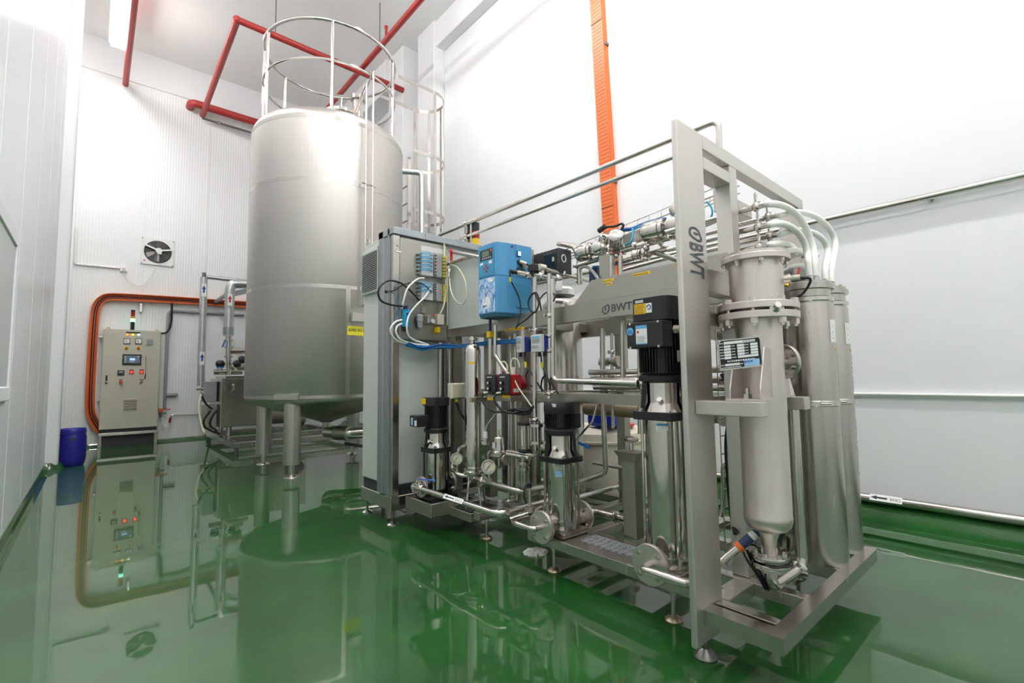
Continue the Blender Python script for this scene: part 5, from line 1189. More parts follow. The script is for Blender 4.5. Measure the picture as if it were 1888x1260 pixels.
run('transfer_pipe', 'polished pipe linking the medium pump to the tall pump', [(2.585, 2.245, .295), (2.69, 2.235, .305), (2.69, 1.84, .305)], .02, 'steel_polished', fil=.07, clamps=(1.5, 1.95))
q = V((2.69, 1.95, 0)); tag(MB().cyl((2.69, 1.98, .225), (2.69, 1.98, .30), .009, n=8).build('pipe_support', 'steel_pipe'), 'small post under the pipe linking the pumps', 'support')
run('bay_pipe', 'dark horizontal pipe crossing high behind the middle bay', [at(1092, 697, X=3.25), at(1182, 696, X=3.25)], .03, 'steel_pipe', fil=0)
run('bay_pipe', 'wide dull horizontal pipe low behind the lower beam', [(3.2, 1.4, .98), (3.2, 2.7, .98)], .06, 'weathered_steel', fil=0)
# box column with flared top
a = at(1167, 958, Z=B1); X_, Y_ = 2.64, 1.86
t = thing('steel_pedestal', 'square stainless box pedestal with flared top left of the tall pump', 'pedestal', (X_, Y_, B1))
MB().bevbox(X_-.045, X_+.045, Y_-.05, Y_+.05, B1, .72, .005, 2).build('shaft', 'steel_sheet', t)
MB().add([(X_-.045, Y_-.05, .70), (X_+.045, Y_-.05, .70), (X_+.045, Y_+.05, .70), (X_-.045, Y_+.05, .70), (X_-.07, Y_-.09, .765), (X_+.07, Y_-.09, .765), (X_+.07, Y_+.09, .765), (X_-.07, Y_+.09, .765)],
         [(0, 1, 5, 4), (1, 2, 6, 5), (2, 3, 7, 6), (3, 0, 4, 7), (4, 5, 6, 7), (3, 2, 1, 0)]).build('flared_cap', 'steel_sheet', t, False)
q = V((X_, Y_, .765)); MB().cyl(q, q+V((0, 0, .05)), .014, n=12).build('stub', 'steel_polished', t); MB().ball(q+V((0, 0, .075)), .034, 14, (1, 1.6, .7)).build('valve_body', 'steel_cast', t)
# cream tank, blue can and red lid
t = thing('chemical_tank', 'squat cream plastic chemical tank behind the skid', 'tank', (3.95, 3.15, 0))
MB().lathe([(0, .03), (.40, .03), (.44, .07), (.45, .2), (.45, .62), (.43, .70), (.36, .745), (.20, .76), (0, .765)], (3.95, 3.15, 0), n=48).build('body', 'tote', t)
MB().lathe([(.43, -.015), (.46, -.01), (.46, .01), (.43, .015)], (3.95, 3.15, .62), n=48).build('rib', 'tote', t)
tag(MB().lathe([(0, 0), (.14, 0), (.145, .01), (.14, .022), (.09, .028), (0, .03)], (3.93, 2.90, .762), n=32).build('tank_lid', 'red_bright'), 'flat red lid on top of the cream tank', 'lid')
q = at(1117, 795, X=3.75); t = thing('jerry_can', 'bright blue plastic can on the cream tank', 'can', (q.x, q.y, .75))
MB().bevbox(q.x-.10, q.x+.10, q.y-.16, q.y+.16, .77, .95, .04, 3).build('body', 'blue_can', t); MB().bevbox(q.x-.03, q.x+.03, q.y-.07, q.y+.07, .945, .975, .012, 2).build('handle', 'blue_can', t); MB().cyl((q.x, q.y+.11, .94), (q.x, q.y+.11, .97), .035, n=16).build('cap', 'blue_can', t)
# ================================================================ UPPER PIPEWORK AND VALVES
run('header_pipe', 'upper long steel tube from the enclosure over to the big end frame', [(2.90, 4.55, 2.875), (2.90, 1.315, 2.85), (2.90, 1.335, 2.22), (2.80, 1.55, 2.15)], .019, 'steel_pipe', fil=.06)
run('header_pipe', 'lower long steel tube from the enclosure over to the big end frame', [(2.90, 4.35, 2.735), (2.90, 1.50, 2.725), (2.98, 1.42, 2.70)], .017, 'steel_pipe', fil=.05)
t = thing('pipe_post', 'grey upright holding both long tubes behind the signal tower', 'post', at(868, 452, Y=4.0))
a = at(868, 450, Y=4.0); MB().bevbox(a.x-.05, a.x-.005, 4.0, 4.05, a.z-.3, at(868, 413, Y=4.0).z, .004, 1).build('upright', 'steel_sheet', t)
for k, z in enumerate((2.875, 2.735)):
    q = V((2.90, 4.02, z)); MB().cyl(q-V((0, .02, 0)), q+V((0, .02, 0)), .032, n=16).build('pipe_clip', 'steel_polished', t); MB().cyl(q, V((a.x, 4.02, z)), .009, n=8).build('clip_arm', 'steel_pipe', t)
def actuator(label, p, d, r, L, body=True, branch=(0, 0, -1)):
    p, d = V(p), V(d).normalized(); br = V(branch).normalized()
    t = thing('pneumatic_valve', label, 'valve', p)
    MB().lathe([(0, -L*.55), (r*.55, -L*.53), (r*.85, -L*.46), (r, -L*.36), (r, L*.30), (r*.9, L*.42), (r*.55, L*.46), (r*.3, L*.5)], p, d, 36).build('actuator', 'steel_polished', t)
    MB().lathe([(r*1.01, -.004), (r*1.02, 0), (r*1.01, .004)], p+d*L*.28, d, 36).build('seam', 'steel_dark', t)
    q = p+d*(L*.5+r*.55)
    for k in range(4):
        u, w_, _ = frame(d); a_ = PI/4+k*PI/2; c = (u*math.cos(a_)+w_*math.sin(a_))*r*.5
        MB().cyl(p+d*L*.42+c, q+c, r*.10, n=8).build('yoke_rod', 'steel_polished', t)
    MB().cyl(p+d*L*.45, q, r*.16, n=10).build('stem', 'steel_polished', t)
    if body:
        MB().ball(q+d*r*.35, r*.62, 16).build('valve_body', 'steel_cast', t)
        s_ = br.cross(d).normalized() if br.cross(d).length > .1 else frame(d)[0]
        for k, dr in enumerate((br, s_, -s_)):
            e = q+d*r*.35+dr*r*1.0
            MB().cyl(q+d*r*.35, e, r*.34, n=14).build('branch', 'steel_cast', t); clamp(t, e, dr, r*.36)
        for k in range(6):
            u, w_, _ = frame(d); a_ = k*PI/3; c = q+(u*math.cos(a_)+w_*math.sin(a_))*r*.72
            MB().cyl(c-d*.012, c+d*.02, r*.10, n=6).build('bolt', 'steel_polished', t)
        MB().cyl(q-d*.004, q+d*.012, r*.85, n=24).build('bonnet_plate', 'steel_cast', t)
    return t
actuator('polished pneumatic valve lying behind the black recorder', (2.76, 2.30, 2.185), (.1, -1, 0), .066, .15)
actuator('large polished pneumatic valve lying next to the big post', (2.75, 1.70, 2.20), (.05, -1, 0), .07, .17)
t = actuator('polished pneumatic valve whose round end faces the room', (2.74, 2.005, 2.215), (.72, .55, -.42), .055, .11)
actuator('upright pneumatic valve half hidden in the cluster behind the recorder', (2.86, 2.20, 2.27), (.2, .4, -1), .045, .09)
actuator('small pneumatic valve at the top beside the big post', (2.84, 1.58, 2.32), (-.2, -.6, -1), .05, .10)
t = actuator('low clamp valve hanging under the long steel trunking', (2.78, 1.86, 2.08), (0, -1, -.1), .036, .07, branch=(1, 0, 0))
# trunking, basket and tubes along the top
t = thing('cable_basket', 'wire cable basket running along behind the valves', 'cable tray', (3.02, 2.1, 2.3))
ya, yb = 3.3, 1.3
def bz(y_): return 2.30+(2.56-y_)*.10
for dx, dz in ((0, 0), (.06, 0), (.12, 0), (0, .05), (.12, .05)): MB().cyl((3.0+dx, ya, bz(ya)+dz), (3.0+dx, yb, bz(yb)+dz), .004, n=6).build('wire', 'steel_pipe', t)
y_ = ya
while y_ > yb:
    MB().tube([(3.0, y_, bz(y_)+.05), (3.0, y_, bz(y_)), (3.12, y_, bz(y_)), (3.12, y_, bz(y_)+.05)], .003, 6).build('cross_wire', 'steel_pipe', t); y_ -= .10
t = thing('cable_trunking', 'square steel trunking under the wire basket', 'trunking', (2.88, 1.8, 2.15))
MB().bevbox(2.86, 2.93, 1.50, 2.05, 2.20, 2.275, .004, 1).build('duct', 'steel_sheet', t); MB().box(2.8585, 2.932, 1.77, 1.774, 2.199, 2.277).build('joint', 'steel_dark', t, False)
run('header_pipe', 'polished pipe joining the round valve to the large valve', [(2.80, 2.0, 2.14), (2.80, 1.62, 2.15)], .022, 'steel_polished', fil=0, clamps=(.3, .8))
run('header_pipe', 'dull pipe below the polished header between the valves', [(2.84, 2.10, 2.07), (2.84, 1.66, 2.09)], .018, 'steel_pipe', fil=0, clamps=(.6,))
run('branch_pipe', 'slanting pipe from the low clamp valve to the end frame', [at(1208, 466, X=2.80), at(1252, 481, X=2.95)], .018, 'steel_pipe', fil=0)
run('branch_pipe', 'pipe bending behind the recorder to the first valve', [at(1037, 450, X=2.9), at(1058, 455, X=2.9), at(1068, 470, X=2.9), at(1069, 525, X=2.9)], .022, 'steel_pipe', fil=.05, clamps=(2.4,))
run('branch_pipe', 'pipe rising behind the recorder towards the basket', [at(1030, 450, X=3.0), at(1075, 455, X=2.9)], .022, 'steel_pipe', fil=0)
run('branch_pipe', 'level pipe below the first valve', [at(1064, 490, X=2.85), at(1104, 478, X=2.85)], .02, 'steel_pipe', fil=0)
for k, px in enumerate((1127, 1144)):
    run('drop_pipe', ['left upright pipe under the round ended valve', 'right upright pipe under the round ended valve'][k], [at(px, 472, X=2.72), at(px, 515, X=2.72)], .016, 'steel_pipe', fil=0)
tag(MB().bevbox(2.735, 2.80, 2.06, 2.16, 1.90, 2.13, .004, 1).build('valve_bracket', 'steel_sheet'), 'plain steel bracket plate under the first valves', 'bracket')
cable('air_tube', 'thick blue tubing bundle lying along the trunking', [at(1128, 437, X=2.84), at(1145, 425, X=2.84), at(1165, 422, X=2.86), at(1185, 414, X=2.88), at(1205, 408, X=2.9), at(1228, 404, X=2.92)], .014, 'blue_tube_dark', 'tube')
cable('air_tube', 'cyan tube looping down from the trunking to the round valve', [at(1166, 422, X=2.82), at(1167, 435, X=2.80), at(1162, 447, X=2.78), at(1152, 453, X=2.78)], .007, 'cyan', 'tube')
cable('air_tube', 'cyan tube lying on the trunking towards the big post', [at(1168, 424, X=2.83), at(1180, 418, X=2.83), at(1192, 415, X=2.83), at(1198, 420, X=2.8)], .007, 'cyan', 'tube')
cable('air_tube', 'cyan tube curling between the big post and the inner post', [at(1303, 372, X=2.85), at(1311, 382, X=2.85), at(1313, 395, X=2.85), at(1305, 410, X=2.85)], .006, 'cyan', 'tube')
cable('power_cable', 'black cable arching over the valve cluster with yellow plug', [at(1104, 424, X=2.8), at(1118, 419, X=2.8), at(1135, 417, X=2.8), at(1146, 413, X=2.8), at(1149, 418, X=2.8), at(1140, 430, X=2.8), at(1128, 438, X=2.8)], .009)
q = at(1110, 422, X=2.79); tag(MB().cyl(q-V((0, -.03, .01)), q+V((0, -.03, .01)), .02, n=10).build('cable_plug', 'black_rubber'), 'thick black plug end above the valve cluster', 'plug')
t = thing('solenoid', 'dark blue solenoid with cyan lead behind the apron plate', 'solenoid', at(1100, 510, X=2.85))
q = at(1099, 507, X=2.85); MB().bevbox(q.x-.04, q.x+.04, q.y-.04, q.y+.04, q.z-.06, q.z+.05, .01, 2).build('body', 'navy', t); MB().cyl(q+V((0, 0, .05)), q+V((0, 0, .065)), .03, n=14).build('cap', 'blue_tube', t)
cable('power_cable', 'grey corrugated conduit arching down behind the apron plate', [at(1069, 495, X=2.8), at(1080, 492, X=2.8), at(1092, 500, X=2.75), at(1104, 516, X=2.7)], .012, 'grey_plastic')
run('tray_edge_pipe', 'long thin pipe seen above the apron plate', [at(1146, 499, X=3.1), at(1252, 471, X=3.1)], .014, 'steel_pipe', fil=0)
t = thing('filter_hood', 'white round hood above the wide vessel', 'hood', (3.15, 2.92, 1.97)); MB().lathe([(.12, .0), (.12, .05), (.09, .075), (0, .08)], (3.15, 2.92, 1.975), n=28).build('dome', 'white_plastic', t)
tag(MB().obox(at(1031, 527, X=2.6), (.0, .03, 0), (0, 0, .035), (.002, 0, 0)).build('paper_tag', 'label_white', None, False), 'blank white paper tag hanging from the sample pipe', 'tag')
# manifold stubs with wing nut clamps, and the white hoses
stub = [(1412, 377, 1352, 398), (1433, 397, 1368, 417), (1416, 415, 1368, 428), (1436, 432, 1370, 449), (1418, 452, 1368, 467), (1436, 468, 1380, 483)]
words_ = ['topmost', 'second', 'third', 'fourth', 'fifth', 'lowest']
starts = []
for k, (x0, y0, x1, y1) in enumerate(stub):
    Yc = .97 if k % 2 == 0 else .99
    a = at(x0, y0, Y=Yc); b = V((a.x-.01, 1.55, a.z-.012))
    starts.append(a)
    s_ = run('manifold_stub', words_[k]+' steel stub pipe with wing nut clamp feeding a white hose', [b, a], .0155, 'steel_polished', fil=0)
    c_ = a.lerp(b, .05); cl = clamp(s_, a+V((0, .05, .0)), (0, 1, 0), .0155, (0, 0, 1))
    MB().tube([a+V((0, .05, .03)), a+V((.012, .05, .05)), a+V((.012, .05, .068)), a+V((0, .05, .08)), a+V((-.012, .05, .068)), a+V((-.012, .05, .05)), a+V((0, .05, .03))], .0045, 8).build('wing_ring', 'steel_polished', s_)
M1, M2 = (3.08, .935), (3.36, .935)
ends = [(M1[0]-.01, M1[1]-.05), (M2[0]-.01, M2[1]-.05), (M1[0]-.05, M1[1]-.03), (M2[0]-.05, M2[1]-.03), (3.03, 1.22), (3.31, 1.22)]
mids = [[(1445, 377), (1474, 395), (1493, 432), (1502, 470), (1506, 505)], [(1475, 388), (1510, 398), (1538, 430), (1545, 460), (1540, 500)], [(1440, 410), (1468, 420), (1487, 450), (1490, 480), (1492, 510)],
        [(1465, 424), (1500, 425), (1525, 445), (1530, 475), (1526, 505)], [(1440, 448), (1462, 452), (1478, 472), (1484, 495)], [(1462, 459), (1490, 465), (1505, 485), (1512, 510)]]
for k in range(6):
    e = V((ends[k][0], ends[k][1], 1.80)); pts = [starts[k], starts[k]+V((.012, -.02, .002))]
    m_ = mids[k]; n = len(m_)
    for j, (px, py) in enumerate(m_):
        q = (j+1)/(n+1); pts.append(at(px, py, Y=starts[k].y*(1-q)+e.y*q-.01))
    pts = pts[:-1]+[e+V((0, 0, .11)), e]
    pts = spline(pts, 4)
    for _ in range(14): pts = [pts[0], pts[1]]+[(pts[i-1]+pts[i]*2+pts[i+1])/4 for i in range(2, len(pts)-1)]+[pts[-1]]
    cable('hose', words_[k]+' white hose arching from the stub pipes down to the modules', pts, .0185, 'white_hose', 'hose', n=12)
for k, (p0, p1) in enumerate((((1453, 477), (1484, 468)), ((1448, 502), (1475, 490)))):
    cable('hose', ['short white hose crossing behind the vessel lid', 'short white hose below the vessel lid'][k], [at(*p0, Y=1.15), at((p0[0]+p1[0])/2, (p0[1]+p1[1])/2-3, Y=1.1), at(*p1, Y=1.08), at(p1[0]+22, p1[1]+3, Y=1.08)], .017, 'white_hose', 'hose', n=12)
cable('cable_hose', 'thick black corrugated hose curving beside the vessel', [at(1466, 518, Y=1.0), at(1478, 516, Y=1.0), at(1486, 532, Y=1.0), at(1482, 548, Y=1.02), at(1466, 560, Y=1.06)], .02, 'black_rubber', 'hose')
t = thing('butterfly_valve', 'small valve with red and teal handle by the module tops', 'valve', at(1475, 505, Y=.99))
a, b = at(1470, 512, Y=.99), at(1474, 494, Y=.99); MB().obox((a+b)/2, (b-a)/2, (.008, 0, 0), (0, .006, 0)).build('red_lever', 'red_bright', t, False)
q = at(1484, 506, Y=.99); MB().bevbox(q.x-.022, q.x+.012, q.y-.02, q.y+.02, q.z-.035, q.z+.03, .005, 1).build('teal_block', 'blue_tube', t); MB().bevbox(q.x-.045, q.x-.022, q.y-.02, q.y+.02, q.z-.035, q.z+.03, .005, 1).build('white_block', 'light_grey', t)
MB().cyl(q+V((.012, 0, 0)), q+V((.04, 0, 0)), .007, n=8).build('pin', 'black_plastic', t)
q = at(1450, 528, Y=.93); tag(MB().cyl(q, q+V((.03, 0, .035)), .009, n=8).build('cable_marker', 'yellow'), 'bright yellow cable marker beside the vessel', 'marker')
# probe, cables and wire ladder at the foot of the end frame
a, b = at(1331, 1036, X=2.30), at(1400, 978, X=2.40)
t = thing('sensor_probe', 'slanting probe with orange ring and navy blue body behind the post', 'probe', a)
MB().cyl(a, a.lerp(b, .44), .019, n=16).build('steel_tube', 'steel_polished', t); MB().cyl(a.lerp(b, .42), a.lerp(b, .53), .025, n=16).build('orange_ring', 'orange_paint', t)
MB().cyl(a.lerp(b, .53), b, .022, n=16).build('navy_body', 'navy', t); MB().cyl(a.lerp(b, .78), a.lerp(b, .90), .0225, n=16).build('white_label', 'label_white', t)
MB().cyl(a-V((0, 0, .015)), a+V((.02, 0, 0)), .022, n=12).build('tip', 'steel_polished', t)
q = a.lerp(b, .5)
cable('cable_coil', 'loop of black cable hanging from the navy probe', [q, q+V((.0, -.03, -.06)), q+V((.03, -.07, -.14)), q+V((.06, -.08, -.19)), q+V((.07, -.07, -.15)), q+V((.05, -.04, -.08)), q+V((.02, -.02, -.02)), q+V((.03, -.05, -.10)), q+V((.07, -.09, -.195))], .006)
cable('sensor_cable', 'black cable circling the vessel foot flange', [q+V((.01, 0, 0)), q+V((.08, -.04, -.01)), V((UX-.088, UY-.02, .39)), V((UX-.05, UY-.075, .386)), V((UX+.02, UY-.088, .388)), V((UX+.085, UY-.03, .392))], .005)
cable('power_cable', 'black cable running down inside the end frame', [at(1330, 690, X=2.55), at(1344, 712, X=2.55), at(1352, 735, X=2.55), at(1345, 770, X=2.55), at(1339, 820, X=2.55), at(1343, 890, X=2.55), at(1350, 960, X=2.55), at(1356, 985, X=2.5)], .011)
t = thing('cable_ladder', 'upright wire cable ladder seen behind the vessel', 'cable tray', (2.75, 1.25, .3))
for x in (2.70, 2.80, 2.90): MB().cyl((x, 1.30, .24), (x, 1.30, 1.75), .0035, n=6).build('wire', 'steel_pipe', t)
for k in range(15): MB().cyl((2.70, 1.30, .3+k*.1), (2.90, 1.30, .3+k*.1), .0035, n=6).build('cross_wire', 'steel_pipe', t)
t = thing('cable_ladder', 'upright wire cable ladder between post and inner post', 'cable tray', (2.4, 1.6, .3))
for x in (2.72, 2.80): MB().cyl((x, 1.75, .24), (x, 1.75, 1.6), .004, n=6).build('wire', 'steel_pipe', t)
for k in range(10): MB().cyl((2.72, 1.75, .3+k*.13), (2.80, 1.75, .3+k*.13), .004, n=6).build('cross_wire', 'steel_pipe', t)
run('loop_pipe', 'small steel loop pipe seen low between post and inner post', [at(1329, 953, X=2.9), at(1333, 935, X=2.9), at(1333, 860, X=2.9), at(1345, 854, X=2.9)], .014, 'steel_polished', fil=.03, n=10)
for k, (px, py) in enumerate(((1318, 617), (1341, 705), (1340, 775))):
    q = at(px, py, X=2.9); s_ = thing('pipe_union', ['dark round pipe end seen between post and vessel', 'steel elbow seen between post and nameplate bracket', 'cast valve body seen under the bracket arm'][k], 'fitting', q)
    MB().cyl(q-V((.05, 0, 0)), q+V((.06, 0, 0)), .035, n=18).build('body', 'steel_cast', s_); MB().cyl(q+V((.04, 0, 0)), q+V((.065, 0, 0)), .045, n=20).build('collar', 'steel_polished', s_)
for k, z in enumerate((1.22, 1.28, 1.17)): run('bay_pipe', ['lower', 'upper', 'lowest'][k]+' dull pipe of three behind the bracket arm', [(2.72+.05*k, 2.3, z), (2.72+.05*k, 1.25, z)], .02, 'steel_pipe', fil=0)
# scrap on the floor
a = at(988, 1020, Z=0); mb = MB(); n = 26; ring = []
for k in range(n):
    a_ = 2*PI*k/n; r_ = random.uniform(.75, 1.1); ring.append(V((a.x+.10*r_*math.cos(a_)*1.0, a.y+.085*r_*math.sin(a_), 0)))
vs = [p+V((0, 0, .001)) for p in ring]+[a+(p-a)*.8+V((0, 0, random.uniform(.012, .022))) for p in ring]+[a+(p-a)*.4+V((0, 0, random.uniform(.014, .03))) for p in ring]+[a+V((0, 0, .02))]
fs = [(i, (i+1) % n, n+(i+1) % n, n+i) for i in range(n)]+[(n+i, n+(i+1) % n, 2*n+(i+1) % n, 2*n+i) for i in range(n)]+[(2*n+i, 2*n+(i+1) % n, 3*n) for i in range(n)]
tag(mb.add(vs, fs).build('foam_residue', 'scrap'), 'crusty whitish residue lying on the green floor under the skid edge', 'residue')
# ================================================================ BACK WALL
YC = 12.28
def cb(px, py, dy=0.): return at(px, py, Y=YC-dy)
t = thing('control_cabinet', 'beige electrical control cabinet with touch screen by the back wall', 'cabinet', (.57, 12.4, 0))
CX0, CX1, CZ0, CZ1 = .112, 1.025, .335, 2.31
MB().bevbox(CX0, CX1, YC+.025, 12.53, CZ0, CZ1, .006, 1).build('body', 'cabinet_beige', t)
MB().bevbox(CX0+.004, CX1-.004, YC, YC+.022, CZ0+.004, CZ1-.004, .006, 1).build('door', 'cabinet_beige', t)
MB().bevbox(CX0+.01, CX1-.01, YC+.02, 12.5, .27, CZ0, .004, 1).build('plinth', 'black_plastic', t)
MB().bevbox(CX0-.005, CX1+.01, YC-.005, 12.5, .215, .27, .004, 1).build('stand_rail', 'steel_brushed', t)
for x in (CX0-.005, CX1-.045): MB().bevbox(x, x+.055, YC, YC+.06, 0, .215, .004, 1).build('stand_leg', 'steel_sheet', t); MB().bevbox(x, x+.055, 12.42, 12.48, 0, .215, .004, 1).build('stand_leg', 'steel_sheet', t)
MB().box(CX0+.05, CX1-.05, 12.36, 12.37, .0, .21).build('stand_skirt', 'charcoal', t)
for x in (CX0+.07, CX1-.07): MB().tube([(x-.02, 12.38, CZ1), (x-.02, 12.38, CZ1+.03), (x+.02, 12.38, CZ1+.03), (x+.02, 12.38, CZ1)], .008, 8, .015).build('lifting_eye', 'brass', t)
# signal tower
q = cb(244, 605, -.1); zz = [cb(244, v).z for v in (606, 593, 588, 584, 578)]
tw = MB().cyl((q.x, q.y, CZ1), (q.x, q.y, zz[1]), .034, n=16).build('signal_tower', 'black_plastic', t)
MB().cyl((q.x, q.y, zz[1]), (q.x, q.y, zz[2]+.01), .038, n=16).build('green_lens', 'lens_green', tw)
MB().cyl((q.x, q.y, zz[2]+.01), (q.x, q.y, zz[3]+.02), .034, n=16).build('amber_lens', 'lens_amber', tw)
MB().cyl((q.x, q.y, zz[3]+.02), (q.x, q.y, zz[4]+.05), .034, n=16).build('red_lens', 'lens_red', tw)
MB().cyl((q.x, q.y, zz[4]+.05), (q.x, q.y, zz[4]+.08), .034, n=16).build('tower_cap', 'black_plastic', tw)
Rx = (1, 0, 0)
def panel_box(x0, y0, x1, y1, m, name, d=.012):
    a, b = cb(x0, y1), cb(x1, y0); return MB().bevbox(a.x, b.x, YC-d, YC, a.z, b.z, .003, 1).build(name, m, t)
panel_box(232, 613, 259, 614.5, 'ink', 'name_strip', .003)
for px, m in ((234.5, 'lamp_orange'), (245, 'lamp_yellow'), (256, 'lamp_white')):
    a = cb(px, 617.5); MB().cyl((a.x, YC, a.z), (a.x, YC-.02, a.z), .021, n=16).build('indicator_light', m, t)
for x0, x1 in ((227.5, 240.5), (249, 262)):
    panel_box(x0, 624.5, x1, 635, 'charcoal', 'meter'); f = panel_box(x0+1, 625.5, x1-1, 633.5, 'label_white', 'meter_face', .014)
    a, b = cb((x0+x1)/2, 632), cb(x0+4, 627); MB().obox(((a.x+b.x)/2, YC-.015, (a.z+b.z)/2), ((b.x-a.x)/2, 0, (b.z-a.z)/2), (.003, 0, .002), (0, .001, 0)).build('meter_needle', 'ink', f, False)
panel_box(270, 626.5, 282.5, 636.5, 'grey_plastic', 'louvre_meter'); 
for px in (233, 255):
    a = cb(px, 642); MB().cyl((a.x, YC, a.z), (a.x, YC-.01, a.z), .033, n=18).build('selector_plate', 'yellow', t); MB().cyl((a.x, YC-.01, a.z), (a.x, YC-.04, a.z), .016, n=12).build('selector_knob', 'red_plastic', t)
h = panel_box(225, 654, 261, 673.5, 'black_plastic', 'touch_screen', .016); a, b = cb(228, 670), cb(258, 656.5)
s_ = MB().box(a.x, b.x, YC-.0175, YC-.0158, a.z, b.z).build('screen', 'screen', h, False)
a, b = cb(239, 665), cb(249, 661); MB().box(a.x, b.x, YC-.0185, YC-.017, a.z, b.z).build('screen_field', 'screen_blue', h, False)
for x0, y0, x1, y1 in ((229, 657, 233, 658.5), (253, 657, 257.5, 658.5), (229, 667.5, 232, 669), (238, 667, 247, 668), (230, 659.5, 232, 666)):
    a, b = cb(x0, y1), cb(x1, y0); MB().box(a.x, b.x, YC-.0185, YC-.017, a.z, b.z).build('screen_field', 'light_grey', h, False)
c = panel_box(216.5, 683, 229.5, 692.5, 'charcoal', 'counter', .014); a, b = cb(219, 688), cb(227, 684.5); MB().box(a.x, b.x, YC-.0155, YC-.0138, a.z, b.z).build('counter_display', 'grey_plastic', c, False)
for px, py in ((242.5, 686.5), (261, 686.5)):
    a = cb(px, py); MB().bevbox(a.x-.035, a.x+.035, YC-.008, YC, a.z-.035, a.z+.035, .004, 1).build('button_plate', 'ink', t); MB().cyl((a.x, YC-.008, a.z), (a.x, YC-.025, a.z), .026, n=14).build('lit_button', 'lamp_red', t)
    sticker((a.x-.03, YC-.0005, a.z+.04), Rx, UP, .06, .014, 'ink', t, 'tag_plate')
a = cb(222.5, 705); MB().cyl((a.x, YC, a.z), (a.x, YC-.045, a.z), .028, n=16).build('emergency_button', 'red_bright', t); sticker((a.x-.03, YC-.0005, a.z+.04), Rx, UP, .06, .014, 'ink', t, 'tag_plate')
a = cb(260.5, 705); MB().bevbox(a.x-.028, a.x+.028, YC-.012, YC, a.z-.032, a.z+.028, .004, 1).build('key_switch', 'light_grey', t); MB().obox((a.x, YC-.02, a.z), (.02, 0, .02), (.006, 0, -.006), (0, .008, 0)).build('switch_lever', 'ink', t, False); sticker((a.x-.03, YC-.0005, a.z+.04), Rx, UP, .06, .014, 'ink', t, 'tag_plate')
panel_box(194, 692.5, 198.5, 708, 'black_plastic', 'door_handle', .02); a = cb(196.3, 704); MB().cyl((a.x, YC-.02, a.z), (a.x, YC-.024, a.z), .012, n=10).build('lock', 'steel_polished', t)
a, b = cb(269, 657), cb(267.3, 696); MB().tube([(a.x, YC-.012, a.z), (b.x, YC-.012, b.z)], .006, 6).build('door_stay', 'steel_pipe', t)
a, b = cb(268, 690), cb(267, 699); MB().tube([(a.x, YC-.012, a.z), (b.x, YC-.012, b.z)], .012, 6).build('stay_grip', 'steel_dark', t)
v_ = panel_box(226, 735, 253.5, 757.5, 'cabinet_beige', 'vent', .008)
a, b = cb(226, 757.5), cb(253.5, 735)
for k in range(7):
    z = a.z+.02+k*(b.z-a.z-.03)/7; MB().obox(((a.x+b.x)/2, YC-.016, z+.012), ((b.x-a.x)/2-.012, 0, 0), (0, .008, -.008), (0, .002, .002)).build('slat', 'cabinet_beige', v_, False)
    MB().box(a.x+.012, b.x-.012, YC-.0095, YC-.0078, z+.0, z+.012).build('slot', 'charcoal', v_, False)
# blue drum
DX, DY = -.205, 9.99
t = thing('plastic_drum', 'dark blue plastic drum standing at the pilaster foot', 'drum', (DX, DY, 0))
MB().lathe([(0, 0), (.135, 0), (.15, .02), (.165, .10), (.168, .3), (.165, .42), (.155, .47), (.152, .49), (.158, .495), (.158, .545), (.15, .56), (.14, .56), (.135, .545), (0, .545)], (DX, DY, 0), n=40).build('body', 'blue_drum', t)
MB().lathe([(.158, -.006), (.164, -.004), (.164, .004), (.158, .006)], (DX, DY, .49), n=40).build('hoop', 'blue_drum', t)
d = V((.02, -1, 0)).normalized(); w_ = V((-d.y, d.x, 0)); MB().obox(V((DX, DY, .42))+d*.163, d*.008, w_*.045, (0, 0, .016)).build('grip_recess', 'navy', t)
# orange cable tray hugging the wall
t = thing('cable_tray', 'orange cable tray bending over the control cabinet on the back wall', 'cable tray', (0, 12.5, .2))
path = [at(x, y_, Y=12.47) for x, y_ in ((210, 803), (186, 794), (170, 770), (166, 740), (170, 650), (174, 590), (178, 566), (188, 553), (203, 548), (240, 549), (330, 554), (452, 562))]
path.append(V((4.4, 12.47, path[-1].z+.06)))
sp = spline(path, 6)
def offs(pts, d):
    out = []
    for i, p in enumerate(pts):
        a, b = pts[max(0, i-1)], pts[min(len(pts)-1, i+1)]; tg = (b-a).normalized(); out.append(p+tg.cross(V((0, 1, 0)))*d)
    return out
MB().tube([p+V((0, .04, 0)) for p in sp], 0, rect=(.004, .065), up=(0, 1, 0)).build('tray_floor', 'orange_paint', t)
for d in (-.065, .065): MB().tube(offs(sp, d), 0, rect=(.045, .008), up=(0, 1, 0)).build('side_rail', 'orange_paint', t)
for k, d in enumerate((-.022, .012)): MB().tube([p+V((0, .015*(k % 2)-.01, 0)) for p in offs(sp, d)], .009, 6).build('cable', 'black_rubber' if k % 2 else 'charcoal', t)
for x, y_ in ((190, 621), (188, 738)):
    a = at(x-8, y_, Y=12.52); MB().bevbox(a.x, a.x+.25, 12.46, 12.52, a.z-.02, a.z+.02, .003, 1).build('support_arm', 'steel_pipe', t)
a = at(260, 560, Y=12.52); MB().bevbox(a.x-.02, a.x+.02, 12.48, 12.54, a.z-.18, a.z, .003, 1).build('support_arm', 'steel_pipe', t)
